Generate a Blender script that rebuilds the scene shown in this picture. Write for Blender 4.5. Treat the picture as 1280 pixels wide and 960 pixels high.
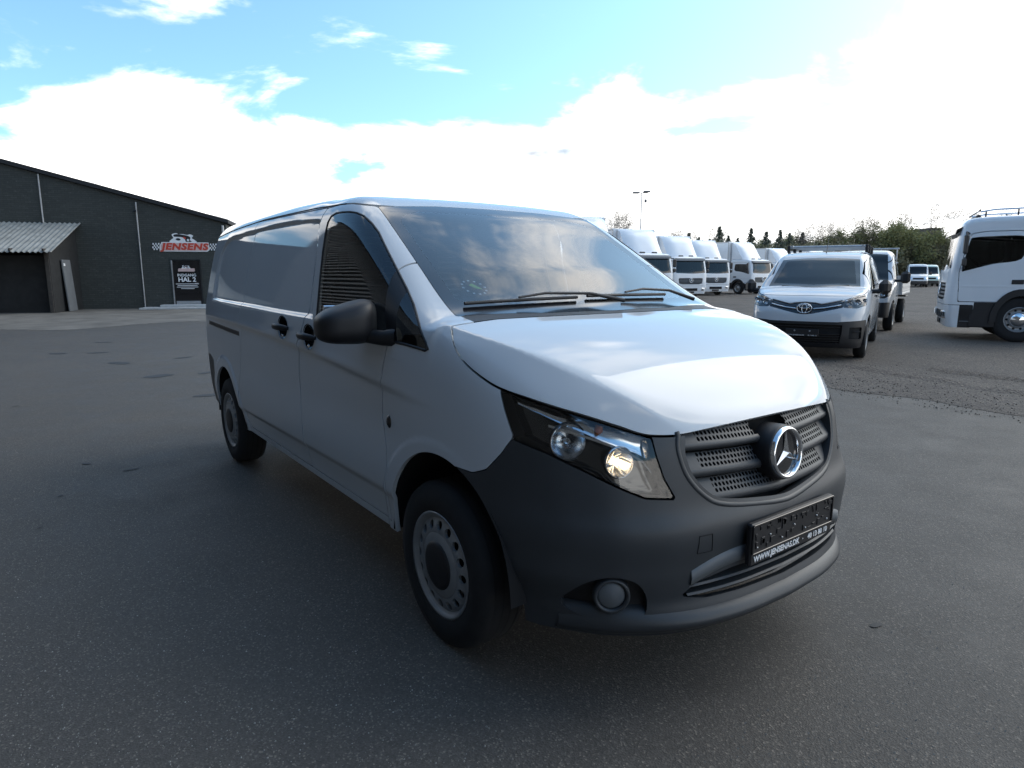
import bpy, math, random
import numpy as np
from mathutils import Vector, Matrix
for o in list(bpy.data.objects): bpy.data.objects.remove(o)
scene = bpy.context.scene; COL = scene.collection
R = math.radians
EXPO = 0.22; SKYS = 0.12; CLOUDZ = 0.0; CLOUDO = (0.6, -31.7, 0); CLOUDS = 1.1; CLOUDE = .265; CLOUDH = 1.3; CLOUDM = -.035; CLOUDV = .22; CL0, CL1 = .50, .61; CLOUDB = 17.0; SKYTINT = (1.45, 1.95, 2.05); SUNE = 1.0; SUNA = 45
# ---------- camera (solved from the van's known dimensions; world origin = under the van's front axle) ----------
CAM = np.array([2.1048, -2.1380, 1.4559]); YAW, PITCH, FPX = R(143.417), R(-9.578), 817.08
fw = Vector((math.cos(PITCH)*math.cos(YAW), math.cos(PITCH)*math.sin(YAW), math.sin(PITCH)))
rt = Vector((math.sin(YAW), -math.cos(YAW), 0)); up = rt.cross(fw)
cd = bpy.data.cameras.new('camera'); cam = bpy.data.objects.new('camera', cd); COL.objects.link(cam)
cam.matrix_world = Matrix(((rt.x, up.x, -fw.x, CAM[0]), (rt.y, up.y, -fw.y, CAM[1]), (rt.z, up.z, -fw.z, CAM[2]), (0, 0, 0, 1)))
cd.sensor_width = 36; cd.lens = FPX/1280*36; cd.clip_start = .05; cd.clip_end = 3000
scene.camera = cam
scene.view_settings.view_transform = 'Standard'; scene.view_settings.look = 'None'
scene.view_settings.exposure = EXPO; scene.view_settings.gamma = 1
# ---------- sky: Nishita with broken cloud ----------
SUN_EL, SUN_AZ = R(40), R(80)            # azimuth measured from +x towards +y
sun_dir = Vector((math.cos(SUN_EL)*math.cos(SUN_AZ), math.cos(SUN_EL)*math.sin(SUN_AZ), math.sin(SUN_EL)))
w = bpy.data.worlds.new('World'); scene.world = w; w.use_nodes = True
nt = w.node_tree; nt.nodes.clear()
def N(t, **k):
    n = nt.nodes.new(t)
    for a, b in k.items(): setattr(n, a, b)
    return n
def L(a, b): nt.links.new(a, b)
out = N('ShaderNodeOutputWorld'); bg = N('ShaderNodeBackground'); bg.inputs['Strength'].default_value = SKYS
sky = N('ShaderNodeTexSky', sky_type='NISHITA', sun_disc=False, sun_elevation=SUN_EL, sun_rotation=math.pi/2-SUN_AZ, air_density=1.0, dust_density=1.6, ozone_density=1.6)
tc = N('ShaderNodeTexCoord'); sep = N('ShaderNodeSeparateXYZ'); L(tc.outputs['Generated'], sep.inputs[0])
def math_(op, a, b=None, c=None, clamp=False):
    n = N('ShaderNodeMath', operation=op, use_clamp=clamp)
    for i, v in enumerate((a, b, c)):
        if v is None: continue
        if isinstance(v, (int, float)): n.inputs[i].default_value = v
        else: L(v, n.inputs[i])
    return n.outputs[0]
zc = math_('MAXIMUM', sep.outputs['Z'], 0.0); den = math_('ADD', zc, 0.16)
cx = math_('DIVIDE', sep.outputs['X'], den); cy = math_('DIVIDE', sep.outputs['Y'], den)
comb = N('ShaderNodeCombineXYZ'); L(cx, comb.inputs[0]); L(cy, comb.inputs[1]); comb.inputs[2].default_value = CLOUDZ
mp = N('ShaderNodeMapping'); L(comb.outputs[0], mp.inputs[0]); mp.inputs['Location'].default_value = CLOUDO
n1 = N('ShaderNodeTexNoise'); L(mp.outputs[0], n1.inputs['Vector']); n1.inputs['Scale'].default_value = CLOUDS; n1.inputs['Detail'].default_value = 9; n1.inputs['Roughness'].default_value = .56; n1.inputs['Distortion'].default_value = .35
cov = math_('ADD', n1.outputs['Fac'], math_('MAXIMUM', math_('MULTIPLY', math_('SUBTRACT', CLOUDE, zc), CLOUDH), CLOUDM))   # more cloud low down
# thicker veil of cloud round the sun
dp = N('ShaderNodeVectorMath', operation='DOT_PRODUCT'); L(tc.outputs['Generated'], dp.inputs[0]); dp.inputs[1].default_value = sun_dir
veil = math_('POWER', math_('MAXIMUM', dp.outputs['Value'], 0.0), 7.0)
cov = math_('ADD', cov, math_('MULTIPLY', veil, CLOUDV))
cr = N('ShaderNodeValToRGB'); L(cov, cr.inputs[0]); cr.color_ramp.elements[0].position = CL0; cr.color_ramp.elements[1].position = CL1
cr.color_ramp.interpolation = 'EASE'
n2 = N('ShaderNodeTexNoise'); L(mp.outputs[0], n2.inputs['Vector']); n2.inputs['Scale'].default_value = CLOUDS*2.3; n2.inputs['Detail'].default_value = 6
sh = N('ShaderNodeValToRGB'); L(n2.outputs['Fac'], sh.inputs[0])
sh.color_ramp.elements[0].position = .26; sh.color_ramp.elements[0].color = (.27, .30, .34, 1); sh.color_ramp.elements[1].position = .47; sh.color_ramp.elements[1].color = (1, .99, .97, 1)
gain = math_('ADD', CLOUDB, math_('MULTIPLY', veil, CLOUDB*.1))
vm = N('ShaderNodeVectorMath', operation='SCALE'); L(sh.outputs[0], vm.inputs[0]); L(gain, vm.inputs['Scale'])
sc = N('ShaderNodeVectorMath', operation='MULTIPLY'); L(sky.outputs[0], sc.inputs[0]); sc.inputs[1].default_value = SKYTINT
mx = N('ShaderNodeMix', data_type='RGBA'); L(cr.outputs[0], mx.inputs[0]); L(sc.outputs[0], mx.inputs[6]); L(vm.outputs[0], mx.inputs[7])
L(mx.outputs[2], bg.inputs['Color']); L(bg.outputs[0], out.inputs[0])
sl = bpy.data.lights.new('sun', 'SUN'); sl.energy = SUNE; sl.angle = R(SUNA); sl.color = (1, .95, .88)
so = bpy.data.objects.new('sun', sl); COL.objects.link(so); so.rotation_euler = (-sun_dir).to_track_quat('-Z', 'Y').to_euler(); so.location = (0, 0, 30)
# ---------- numeric helpers: smooth tables, implicit shells, cutting ----------
def table(pts, a=None, b=None, n=12000, smooth=0.0):
    """smooth 1-D curve through points -> fast lookup function"""
    pts = sorted(pts); x = np.array([q[0] for q in pts], float); y = np.array([q[1] for q in pts], float)
    h = np.diff(x); d = np.diff(y)/h; m = np.zeros(len(x))
    for i in range(1, len(x)-1):
        if d[i-1]*d[i] > 0:
            w1 = 2*h[i]+h[i-1]; w2 = h[i]+2*h[i-1]
            m[i] = (w1+w2)/(w1/d[i-1]+w2/d[i])
    m[0] = d[0]; m[-1] = d[-1]
    lo = x[0]-(x[-1]-x[0])*0.3; hi = x[-1]+(x[-1]-x[0])*0.3
    X = np.linspace(lo, hi, n); k = np.clip(np.searchsorted(x, X)-1, 0, len(x)-2)
    t = (X-x[k])/h[k]
    Y = (2*t**3-3*t**2+1)*y[k]+(t**3-2*t**2+t)*h[k]*m[k]+(-2*t**3+3*t**2)*y[k+1]+(t**3-t**2)*h[k]*m[k+1]
    Y = np.where(X < x[0], y[0]+m[0]*(X-x[0]), np.where(X > x[-1], y[-1]+m[-1]*(X-x[-1]), Y))
    if smooth:
        s = max(1, int(smooth/(X[1]-X[0]))); ker = np.exp(-0.5*(np.arange(-3*s, 3*s+1)/s)**2); ker /= ker.sum()
        pad = np.concatenate([Y[0]+(np.arange(-3*s, 0))*(Y[1]-Y[0]), Y, Y[-1]+np.arange(1, 3*s+1)*(Y[-1]-Y[-2])])
        Y = np.convolve(pad, ker, 'valid')
    return lambda q: np.interp(q, X, Y)
def smax(a, b, k):
    h = np.maximum(k-np.abs(a-b), 0)/k
    return np.maximum(a, b)+h*h*k*0.25
def smin(a, b, k): return -smax(-a, -b, k)
def sstep(x, a, b):
    t = np.clip((x-a)/(b-a), 0, 1); return t*t*(3-2*t)
def poly_sdf(u, v, P, r=0.0):
    """signed distance to polygon P (negative inside), corners rounded by r"""
    P = np.asarray(P, float); u = np.asarray(u, float); v = np.asarray(v, float)
    d = np.full(u.shape, 1e9); s = np.ones(u.shape)
    n = len(P)
    for i in range(n):
        a = P[i]; b = P[i-1]; ex, ey = b-a; wx, wy = u-a[0], v-a[1]
        t = np.clip((wx*ex+wy*ey)/(ex*ex+ey*ey+1e-12), 0, 1)
        d = np.minimum(d, (wx-ex*t)**2+(wy-ey*t)**2)
        c1 = v >= a[1]; c2 = v < b[1]; c3 = ex*wy > ey*wx
        s = np.where((c1 & c2 & c3) | (~c1 & ~c2 & ~c3), -s, s)
    return s*np.sqrt(d)-r
def cspline(P, n=8, closed=True):
    """rounded outline through points (Catmull-Rom)"""
    P = np.asarray(P, float); m = len(P); out = []
    for i in range(m if closed else m-1):
        p0, p1, p2, p3 = (P[(i-1) % m], P[i], P[(i+1) % m], P[(i+2) % m]) if closed else (P[max(i-1, 0)], P[i], P[i+1], P[min(i+2, m-1)])
        for t in np.linspace(0, 1, n, endpoint=False):
            out.append(0.5*((2*p1)+(-p0+p2)*t+(2*p0-5*p1+4*p2-p3)*t*t+(-p0+3*p1-3*p2+p3)*t**3))
    if not closed: out.append(P[-1])
    return np.array(out)
class Shell:
    def __init__(s, V, T, N): s.V, s.T, s.N = V, T, N
def grad(F, P, e=0.005):
    g = np.empty_like(P)
    for k in range(3):
        d = np.zeros(3); d[k] = e
        g[:, k] = (F(*(P+d).T)-F(*(P-d).T))/(2*e)
    return g
def implicit_mesh(F, xr, yr, zr, h, sym=True):
    """surface nets over F<0; F uses |y| when sym"""
    xs = np.arange(xr[0], xr[1]+h, h); zs = np.arange(zr[0], zr[1]+h, h)
    if sym:
        yh = np.arange(h/2, yr[1]+h, h); A = F(xs[:, None, None], yh[None, :, None], zs[None, None, :])
        A = np.broadcast_to(A, (len(xs), len(yh), len(zs))); A = np.concatenate([A[:, ::-1], A], 1); ys = np.concatenate([-yh[::-1], yh])
    else:
        ys = np.arange(yr[0], yr[1]+h, h); A = np.broadcast_to(F(xs[:, None, None], ys[None, :, None], zs[None, None, :]), (len(xs), len(ys), len(zs)))
    S = A < 0
    cnt = np.zeros(tuple(n-1 for n in S.shape), np.int8)
    for i in (0, 1):
        for j in (0, 1):
            for k in (0, 1): cnt += S[i:S.shape[0]-1+i, j:S.shape[1]-1+j, k:S.shape[2]-1+k]
    act = np.argwhere((cnt > 0) & (cnt < 8))
    idx = -np.ones(cnt.shape, np.int64); idx[tuple(act.T)] = np.arange(len(act))
    P = np.stack([xs[act[:, 0]]+h/2, ys[act[:, 1]]+h/2, zs[act[:, 2]]+h/2], 1)
    P0 = P.copy()
    for _ in range(4):
        f = F(*P.T); g = grad(F, P); gg = (g*g).sum(1)
        step = -(f/np.maximum(gg, 0.05))[:, None]*g
        l = np.linalg.norm(step, axis=1, keepdims=True); step *= np.minimum(1, h*0.7/np.maximum(l, 1e-9))
        P = P+step
        P = P0+np.clip(P-P0, -0.95*h, 0.95*h)
    quads = []
    for ax in range(3):
        a, b = [(1, 2), (2, 0), (0, 1)][ax]
        sl0 = [slice(None)]*3; sl1 = [slice(None)]*3
        sl0[ax] = slice(0, -1); sl1[ax] = slice(1, None)
        s0 = S[tuple(sl0)]; s1 = S[tuple(sl1)]
        e = np.argwhere(s0 != s1)
        ok = (e[:, a] > 0) & (e[:, b] > 0) & (e[:, a] < S.shape[a]-1) & (e[:, b] < S.shape[b]-1)
        e = e[ok]; pos = s0[tuple(e.T)]
        def c(da, db):
            q = e.copy(); q[:, a] -= da; q[:, b] -= db; return idx[tuple(q.T)]
        q = np.stack([c(1, 1), c(0, 1), c(0, 0), c(1, 0)], 1)
        q[~pos] = q[~pos][:, ::-1]; quads.append(q)
    Q = np.concatenate(quads)
    d1 = np.linalg.norm(P[Q[:, 0]]-P[Q[:, 2]], axis=1); d2 = np.linalg.norm(P[Q[:, 1]]-P[Q[:, 3]], axis=1)
    m = (d1 <= d2)[:, None]
    T = np.concatenate([np.where(m, Q[:, [0, 1, 2]], Q[:, [0, 1, 3]]), np.where(m, Q[:, [0, 2, 3]], Q[:, [1, 2, 3]])])
    g = grad(F, P); N = g/np.maximum(np.linalg.norm(g, axis=1, keepdims=True), 1e-9)
    return Shell(P, T, N)
def compact(V, T, N):
    u, inv = np.unique(T.ravel(), return_inverse=True)
    return Shell(V[u], inv.reshape(-1, 3), N[u])
def cut(S, f):
    """split a shell along f=0 -> (part with f<0, part with f>=0)"""
    V, T, N = S.V, S.T, S.N
    if len(T) == 0: return S, S
    v = np.asarray(f(V[:, 0], V[:, 1], V[:, 2]), float); v = np.where(np.abs(v) < 1e-7, 1e-7, v)
    neg = v < 0; c = neg[T].sum(1)
    mix = (c == 1) | (c == 2); Tm = T[mix]
    tin = [T[c == 3]]; tout = [T[c == 0]]
    if len(Tm):
        nm = neg[Tm]; lone = np.where(c[mix] == 1, nm.argmax(1), (~nm).argmax(1))
        r = np.arange(len(Tm)); a = Tm[r, lone]; b = Tm[r, (lone+1) % 3]; d = Tm[r, (lone+2) % 3]
        E = np.concatenate([np.stack([a, b], 1), np.stack([a, d], 1)]); E = np.sort(E, 1)
        ue, inv = np.unique(E, axis=0, return_inverse=True); inv = inv.ravel()
        t = (v[ue[:, 0]]/(v[ue[:, 0]]-v[ue[:, 1]]))[:, None]
        nV = V[ue[:, 0]]*(1-t)+V[ue[:, 1]]*t; nN = N[ue[:, 0]]*(1-t)+N[ue[:, 1]]*t
        nN /= np.maximum(np.linalg.norm(nN, axis=1, keepdims=True), 1e-9)
        i0 = len(V)+inv[:len(a)]; i1 = len(V)+inv[len(a):]
        V = np.concatenate([V, nV]); N = np.concatenate([N, nN])
        one = np.stack([a, i0, i1], 1); two = np.concatenate([np.stack([i0, b, d], 1), np.stack([i0, d, i1], 1)])
        m = c[mix] == 1; m2 = np.concatenate([m, m])
        tin += [one[m], two[~m2]]; tout += [one[~m], two[m2]]
    A = np.concatenate(tin); B = np.concatenate(tout)
    return compact(V, A, N), compact(V, B, N)
def split(S, f, gap=0.0):
    """split with a shut-line gap"""
    a, _ = cut(S, lambda x, y, z: f(x, y, z)+gap/2)
    _, b = cut(S, lambda x, y, z: f(x, y, z)-gap/2)
    return a, b
def flange(S, depth, keep=None):
    """turn the open rim of a shell inwards by depth so it reads as sheet with thickness"""
    V, T, N = S.V, S.T, S.N
    if len(T) == 0: return S
    E = np.concatenate([T[:, [0, 1]], T[:, [1, 2]], T[:, [2, 0]]]); n = len(V)
    key = E[:, 0]*n+E[:, 1]; rev = E[:, 1]*n+E[:, 0]
    bd = E[~np.isin(key, rev)]
    u, inv = np.unique(bd.ravel(), return_inverse=True); inv = inv.reshape(-1, 2)
    top = len(V)+np.arange(len(u)); bot = top+len(u)
    e3 = V[bd[:, 1]]-V[bd[:, 0]]; nn = np.cross(e3, N[bd[:, 0]]); acc = np.zeros((len(u), 3))
    np.add.at(acc, inv[:, 0], nn); np.add.at(acc, inv[:, 1], nn)
    acc /= np.maximum(np.linalg.norm(acc, axis=1, keepdims=True), 1e-9)
    V2 = np.concatenate([V, V[u], V[u]-N[u]*depth]); N2 = np.concatenate([N, acc, acc])
    a, b = top[inv[:, 0]], top[inv[:, 1]]; c, d = bot[inv[:, 0]], bot[inv[:, 1]]
    T2 = np.concatenate([T, np.stack([b, a, c], 1), np.stack([b, c, d], 1)])
    return Shell(V2, T2, N2)
# ---------- materials ----------
MATS = {}
class MT:
    def __init__(s, name):
        s.m = bpy.data.materials.new(name); s.m.use_nodes = True; s.t = s.m.node_tree; s.t.nodes.clear(); s.o = s.n('ShaderNodeOutputMaterial'); MATS[name] = s.m
    def n(s, t, **k):
        n = s.t.nodes.new(t)
        for a, b in k.items(): setattr(n, a, b)
        return n
    def l(s, a, b): s.t.links.new(a, b)
    def pr(s, **k):
        p = s.n('ShaderNodeBsdfPrincipled')
        for a, b in k.items(): p.inputs[a].default_value = b
        s.l(p.outputs[0], s.o.inputs[0]); s.p = p; return p
    def co(s): return s.n('ShaderNodeTexCoord').outputs['Object']
    def noise(s, scale, detail=4, vec=None, rough=.55, dist=0):
        n = s.n('ShaderNodeTexNoise'); n.inputs['Scale'].default_value = scale; n.inputs['Detail'].default_value = detail; n.inputs['Roughness'].default_value = rough; n.inputs['Distortion'].default_value = dist
        s.l(vec or s.co(), n.inputs['Vector']); return n.outputs['Fac']
    def ramp(s, f, *st):
        r = s.n('ShaderNodeValToRGB'); s.l(f, r.inputs[0]); e = r.color_ramp.elements
        while len(e) < len(st): e.new(.5)
        for q, (p, c) in zip(e, st): q.position = p; q.color = c if len(c) == 4 else (*c, 1)
        return r.outputs[0]
    def bump(s, h, st, d=.01, prev=None):
        b = s.n('ShaderNodeBump'); b.inputs['Strength'].default_value = st; b.inputs['Distance'].default_value = d; s.l(h, b.inputs['Height'])
        if prev is not None: s.l(prev, b.inputs['Normal'])
        return b.outputs[0]
    def mixc(s, f, a, b, mode='MIX'):
        m = s.n('ShaderNodeMix', data_type='RGBA', blend_type=mode)
        for i, v in ((0, f), (6, a), (7, b)):
            if isinstance(v, (int, float)): m.inputs[i].default_value = v
            elif isinstance(v, tuple): m.inputs[i].default_value = (*v[:3], 1)
            else: s.l(v, m.inputs[i])
        return m.outputs[2]
def plain(name, col, rough=.5, metal=0, coat=0, var=.06, scale=6, bump=0, bscale=300, **k):
    t = MT(name); p = t.pr(Roughness=rough, Metallic=metal, **k)
    p.inputs['Coat Weight'].default_value = coat; p.inputs['Coat Roughness'].default_value = .04
    nz = t.noise(scale, 5)
    a = tuple(c*(1-var) for c in col); b = tuple(min(1, c*(1+var)) for c in col)
    t.l(t.ramp(nz, (.3, a), (.7, b)), p.inputs['Base Color'])
    if bump: t.l(t.bump(t.noise(bscale, 2), bump, .002), p.inputs['Normal'])
    return t.m
def glass(name, tint, refl=1.0, rough=0.0, ior=1.5):
    t = MT(name); tr = t.n('ShaderNodeBsdfTransparent'); tr.inputs[0].default_value = (*tint, 1)
    gl = t.n('ShaderNodeBsdfGlossy'); gl.inputs['Roughness'].default_value = rough; gl.inputs['Color'].default_value = (1, 1, 1, 1)
    fr = t.n('ShaderNodeFresnel'); fr.inputs['IOR'].default_value = ior
    mu = t.n('ShaderNodeMath', operation='MULTIPLY', use_clamp=True); t.l(fr.outputs[0], mu.inputs[0]); mu.inputs[1].default_value = refl
    mx = t.n('ShaderNodeMixShader'); t.l(mu.outputs[0], mx.inputs[0]); t.l(tr.outputs[0], mx.inputs[1]); t.l(gl.outputs[0], mx.inputs[2]); t.l(mx.outputs[0], t.o.inputs[0])
    return t.m
def emit(name, col, st, base=(.8, .8, .8)):
    t = MT(name); p = t.pr(Roughness=.3); p.inputs['Base Color'].default_value = (*base, 1); p.inputs['Emission Color'].default_value = (*col, 1); p.inputs['Emission Strength'].default_value = st; return t.m
plain('white_paint', (.52, .55, .58), .6, coat=1.0, var=.012, scale=2, **{'Specular IOR Level': 0.0})
plain('white_truck', (.66, .69, .72), .38, coat=.5, var=.03, scale=2)
plain('box_white', (.72, .74, .76), .45, var=.04, scale=1.5)
plain('bumper_plastic', (.030, .034, .039), .46, var=.10, scale=5, bump=.12, bscale=420)
plain('black_plastic', (.009, .009, .011), .5, var=.15, scale=8, bump=.15, bscale=500)
plain('grey_plastic', (.10, .11, .12), .5, var=.08)
plain('gloss_black', (.008, .008, .010), .12, coat=.6, var=.1)
plain('void_black', (.006, .006, .007), .9, var=.1)
plain('interior_dark', (.022, .023, .026), .75, var=.15, scale=10, bump=.2, bscale=250)
plain('interior_grey', (.09, .095, .10), .8, var=.10, scale=10)
plain('seat_cloth', (.018, .018, .021), .95, var=.3, scale=60, bump=.3, bscale=200)
plain('rubber', (.009, .009, .010), .85, var=.25, scale=20, bump=.2, bscale=120)
plain('steel_wheel', (.30, .31, .32), .42, metal=.55, var=.12, scale=14)
plain('chrome', (.80, .81, .83), .10, metal=1.0, var=.03)
plain('reflector', (.75, .77, .80), .16, metal=1.0, var=.05)
plain('galvanised', (.40, .41, .42), .45, metal=.7, var=.15, scale=8)
plain('white_print', (.80, .80, .80), .5, var=.02)
plain('green_print', (.35, .62, .08), .5, var=.02)
plain('amber', (.55, .14, .02), .25, var=.05)
plain('red_lens', (.35, .012, .012), .2, coat=.6, var=.05)
glass('windscreen_glass', (.80, .86, .88), 1.65)
glass('side_glass', (.72, .78, .80), 1.3)
plain('rib_grey', (.20, .20, .20), .6, var=.1)
glass('lens_clear', (.90, .92, .93), 1.3)
glass('truck_glass', (.11, .13, .14), 1.0)
emit('lit_bulb', (1, .72, .40), 6.0)
# ---------- mesh builders ----------
def link(name, me, mat, parent=None, **props):
    o = bpy.data.objects.new(name, me); COL.objects.link(o)
    if mat is not None and me is not None:
        for q in (mat if isinstance(mat, (list, tuple)) else [mat]): me.materials.append(MATS[q] if isinstance(q, str) else q)
    if parent is not None: o.parent = parent
    for k, v in props.items(): o[k] = v
    return o
def shell_mesh(name, S, smooth_normals=True):
    me = bpy.data.meshes.new(name); V, T = S.V, S.T
    me.vertices.add(len(V)); me.vertices.foreach_set('co', V.astype(np.float32).ravel())
    me.loops.add(len(T)*3); me.loops.foreach_set('vertex_index', T.astype(np.int32).ravel())
    me.polygons.add(len(T)); me.polygons.foreach_set('loop_start', np.arange(0, len(T)*3, 3, dtype=np.int32))
    me.polygons.foreach_set('use_smooth', np.ones(len(T), bool))
    me.update(); me.validate()
    if smooth_normals and len(me.vertices) == len(V): me.normals_split_custom_set_from_vertices(S.N.astype(np.float32))
    return me
def shell(name, S, mat, parent=None, **k):
    return link(name, shell_mesh(name, S), mat, parent, **k)
class MB:
    """collects simple solids into one mesh"""
    def __init__(s): s.v = []; s.f = []; s.sm = []
    def add(s, vs, fs, smooth=False, M=None):
        n = len(s.v)
        s.v += [tuple(M @ Vector(q)) if M is not None else tuple(q) for q in vs]
        s.f += [tuple(i+n for i in q) for q in fs]; s.sm += [smooth]*len(fs); return s
    def box(s, c, d, b=0.0, M=None):
        """chamfered box"""
        hx, hy, hz = (q/2 for q in d); b = min(b, hx*.9, hy*.9, hz*.9)
        if b <= 0:
            v = [(c[0]+x*hx, c[1]+y*hy, c[2]+z*hz) for x in (-1, 1) for y in (-1, 1) for z in (-1, 1)]
            return s.add(v, [(0, 1, 3, 2), (4, 6, 7, 5), (0, 4, 5, 1), (2, 3, 7, 6), (0, 2, 6, 4), (1, 5, 7, 3)], False, M)
        v = []; ix = {}
        for x in (-1, 1):
            for y in (-1, 1):
                for z in (-1, 1):
                    for a in range(3):
                        p = [x*(hx-b), y*(hy-b), z*(hz-b)]; p[a] += (x, y, z)[a]*b
                        ix[(x, y, z, a)] = len(v); v.append((c[0]+p[0], c[1]+p[1], c[2]+p[2]))
        f = []
        for a in range(3):
            o = [i for i in range(3) if i != a]
            for sg in (-1, 1):
                q = []
                for u, w_ in ((-1, -1), (1, -1), (1, 1), (-1, 1)):
                    t = [0, 0, 0]; t[a] = sg; t[o[0]] = u; t[o[1]] = w_; q.append(ix[(*t, a)])
                if (sg > 0) != (a != 1): q = q[::-1]
                f.append(tuple(q))
        for a in range(3):
            o = [i for i in range(3) if i != a]
            for u in (-1, 1):
                for w_ in (-1, 1):
                    t0 = [0, 0, 0]; t0[a] = -1; t0[o[0]] = u; t0[o[1]] = w_; t1 = list(t0); t1[a] = 1
                    q = [ix[(*t0, o[0])], ix[(*t1, o[0])], ix[(*t1, o[1])], ix[(*t0, o[1])]]
                    if (u*w_ > 0) != (a != 1): q = q[::-1]
                    f.append(tuple(q))
        for x in (-1, 1):
            for y in (-1, 1):
                for z in (-1, 1):
                    q = [ix[(x, y, z, 0)], ix[(x, y, z, 1)], ix[(x, y, z, 2)]]
                    f.append(tuple(q if x*y*z > 0 else q[::-1]))
        return s.add(v, f, False, M)
    def tube(s, pts, r, n=8, cap=True):
        pts = [Vector(p) for p in pts]; rs = r if isinstance(r, (list, tuple)) else [r]*len(pts)
        v = []; f = []; prev = None
        for i, p in enumerate(pts):
            t = (pts[min(i+1, len(pts)-1)]-pts[max(i-1, 0)]).normalized()
            if prev is None: a = t.orthogonal().normalized()
            else: a = (prev-t*prev.dot(t)); a = a.normalized() if a.length > 1e-6 else t.orthogonal().normalized()
            prev = a; b = t.cross(a)
            for k in range(n):
                q = 2*math.pi*k/n; v.append(p+(a*math.cos(q)+b*math.sin(q))*rs[i])
        for i in range(len(pts)-1):
            for k in range(n):
                f.append((i*n+k, i*n+(k+1) % n, (i+1)*n+(k+1) % n, (i+1)*n+k))
        s.add(v, f, True)
        if cap: s.add(v[:n], [tuple(range(n))[::-1]]); s.add(v[-n:], [tuple(range(n))])
        return s
    def lathe(s, prof, n=32, M=None, smooth=True, a0=0, a1=2*math.pi):
        """profile (axial, radius) round local x"""
        full = abs(a1-a0-2*math.pi) < 1e-6; m = n if full else n+1; v = []; f = []
        for (x, r) in prof:
            for k in range(m):
                q = a0+(a1-a0)*k/n; v.append((x, r*math.cos(q), r*math.sin(q)))
        for i in range(len(prof)-1):
            for k in range(n):
                k2 = (k+1) % m; f.append((i*m+k, (i+1)*m+k, (i+1)*m+k2, i*m+k2))
        return s.add(v, f, smooth, M)
    def prism(s, poly, d0, d1, fn):
        """2-D outline extruded; fn(u,v,d)->xyz"""
        n = len(poly); v = [fn(u, w_, d0) for u, w_ in poly]+[fn(u, w_, d1) for u, w_ in poly]
        f = [tuple(range(n))[::-1], tuple(range(n, 2*n))]+[(i, (i+1) % n, n+(i+1) % n, n+i) for i in range(n)]
        return s.add(v, f)
    def sheet(s, grid, smooth=True):
        m, n = len(grid), len(grid[0]); v = [p for r in grid for p in r]
        return s.add(v, [(i*n+j, i*n+j+1, (i+1)*n+j+1, (i+1)*n+j) for i in range(m-1) for j in range(n-1)], smooth)
    def mesh(s, name):
        me = bpy.data.meshes.new(name); me.from_pydata([tuple(q) for q in s.v], [], s.f); me.polygons.foreach_set('use_smooth', s.sm); me.update(); return me
    def build(s, name, mat, parent=None, **k): return link(name, s.mesh(name), mat, parent, **k)
def empty(name, loc=(0, 0, 0), rz=0, label=None, category=None, group=None):
    o = bpy.data.objects.new(name, None); COL.objects.link(o); o.location = loc; o.rotation_euler = (0, 0, rz); o.empty_display_size = .3
    tag(o, label, category, group); return o
def tag(o, label=None, category=None, group=None, kind=None):
    for k, v in (('label', label), ('category', category), ('group', group), ('kind', kind)):
        if v: o[k] = v
    return o
def copy_tree(o, parent=None):
    c = o.copy(); COL.objects.link(c); c.parent = parent
    for ch in list(o.children): copy_tree(ch, c)
    return c
def text_mesh(txt, size, extrude=.001, shear=0, bold=0.0, space=1.0):
    cu = bpy.data.curves.new('txt', 'FONT'); cu.body = txt; cu.size = size; cu.extrude = extrude; cu.align_x = 'CENTER'; cu.align_y = 'CENTER'; cu.shear = shear; cu.offset = bold; cu.resolution_u = 3; cu.space_character = space
    o = bpy.data.objects.new('txt', cu); COL.objects.link(o)
    me = bpy.data.meshes.new_from_object(o.evaluated_get(bpy.context.evaluated_depsgraph_get()))
    bpy.data.objects.remove(o); bpy.data.curves.remove(cu); return me
def text(name, txt, size, mat, parent, M, **k):
    me = text_mesh(txt, size, **k); me.transform(M); return link(name, me, mat, parent)
def frame(origin, xdir, ydir):
    x = Vector(xdir).normalized(); y = Vector(ydir); y = (y-x*y.dot(x)).normalized(); z = x.cross(y)
    return Matrix(((x.x, y.x, z.x, origin[0]), (x.y, y.y, z.y, origin[1]), (x.z, y.z, z.z, origin[2]), (0, 0, 0, 1)))
def pix(px, py, depth):
    """photo pixel and distance along the viewing axis -> world point"""
    d = fw+rt*((px-640)/FPX)+up*((480-py)/FPX); return Vector(CAM)+d*depth
def ground(px, py, z=0.0):
    d = fw+rt*((px-640)/FPX)+up*((480-py)/FPX); t = (z-CAM[2])/d.z; return Vector(CAM)+d*t
def perforated(mb, cells, hole, half, fn, depth, k=8):
    """plate of square cells with a round hole each; fn(u,v,d) places it; cells = centres, half=(hu,hv)"""
    hu, hv = half
    for (cu, cv) in cells:
        v = []
        for i in range(k):
            a = 2*math.pi*i/k; ca, sa = math.cos(a), math.sin(a); m = max(abs(ca), abs(sa))
            v.append(fn(cu+hu*ca/m, cv+hv*sa/m, 0))
        for i in range(k):
            a = 2*math.pi*i/k; v.append(fn(cu+hole*math.cos(a), cv+hole*math.sin(a), 0))
        for i in range(k):
            a = 2*math.pi*i/k; v.append(fn(cu+hole*math.cos(a), cv+hole*math.sin(a), -depth))
        f = []
        for i in range(k):
            j = (i+1) % k; f += [(i, j, k+j, k+i), (k+i, k+j, 2*k+j, 2*k+i)]
        mb.add(v, f)
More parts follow.
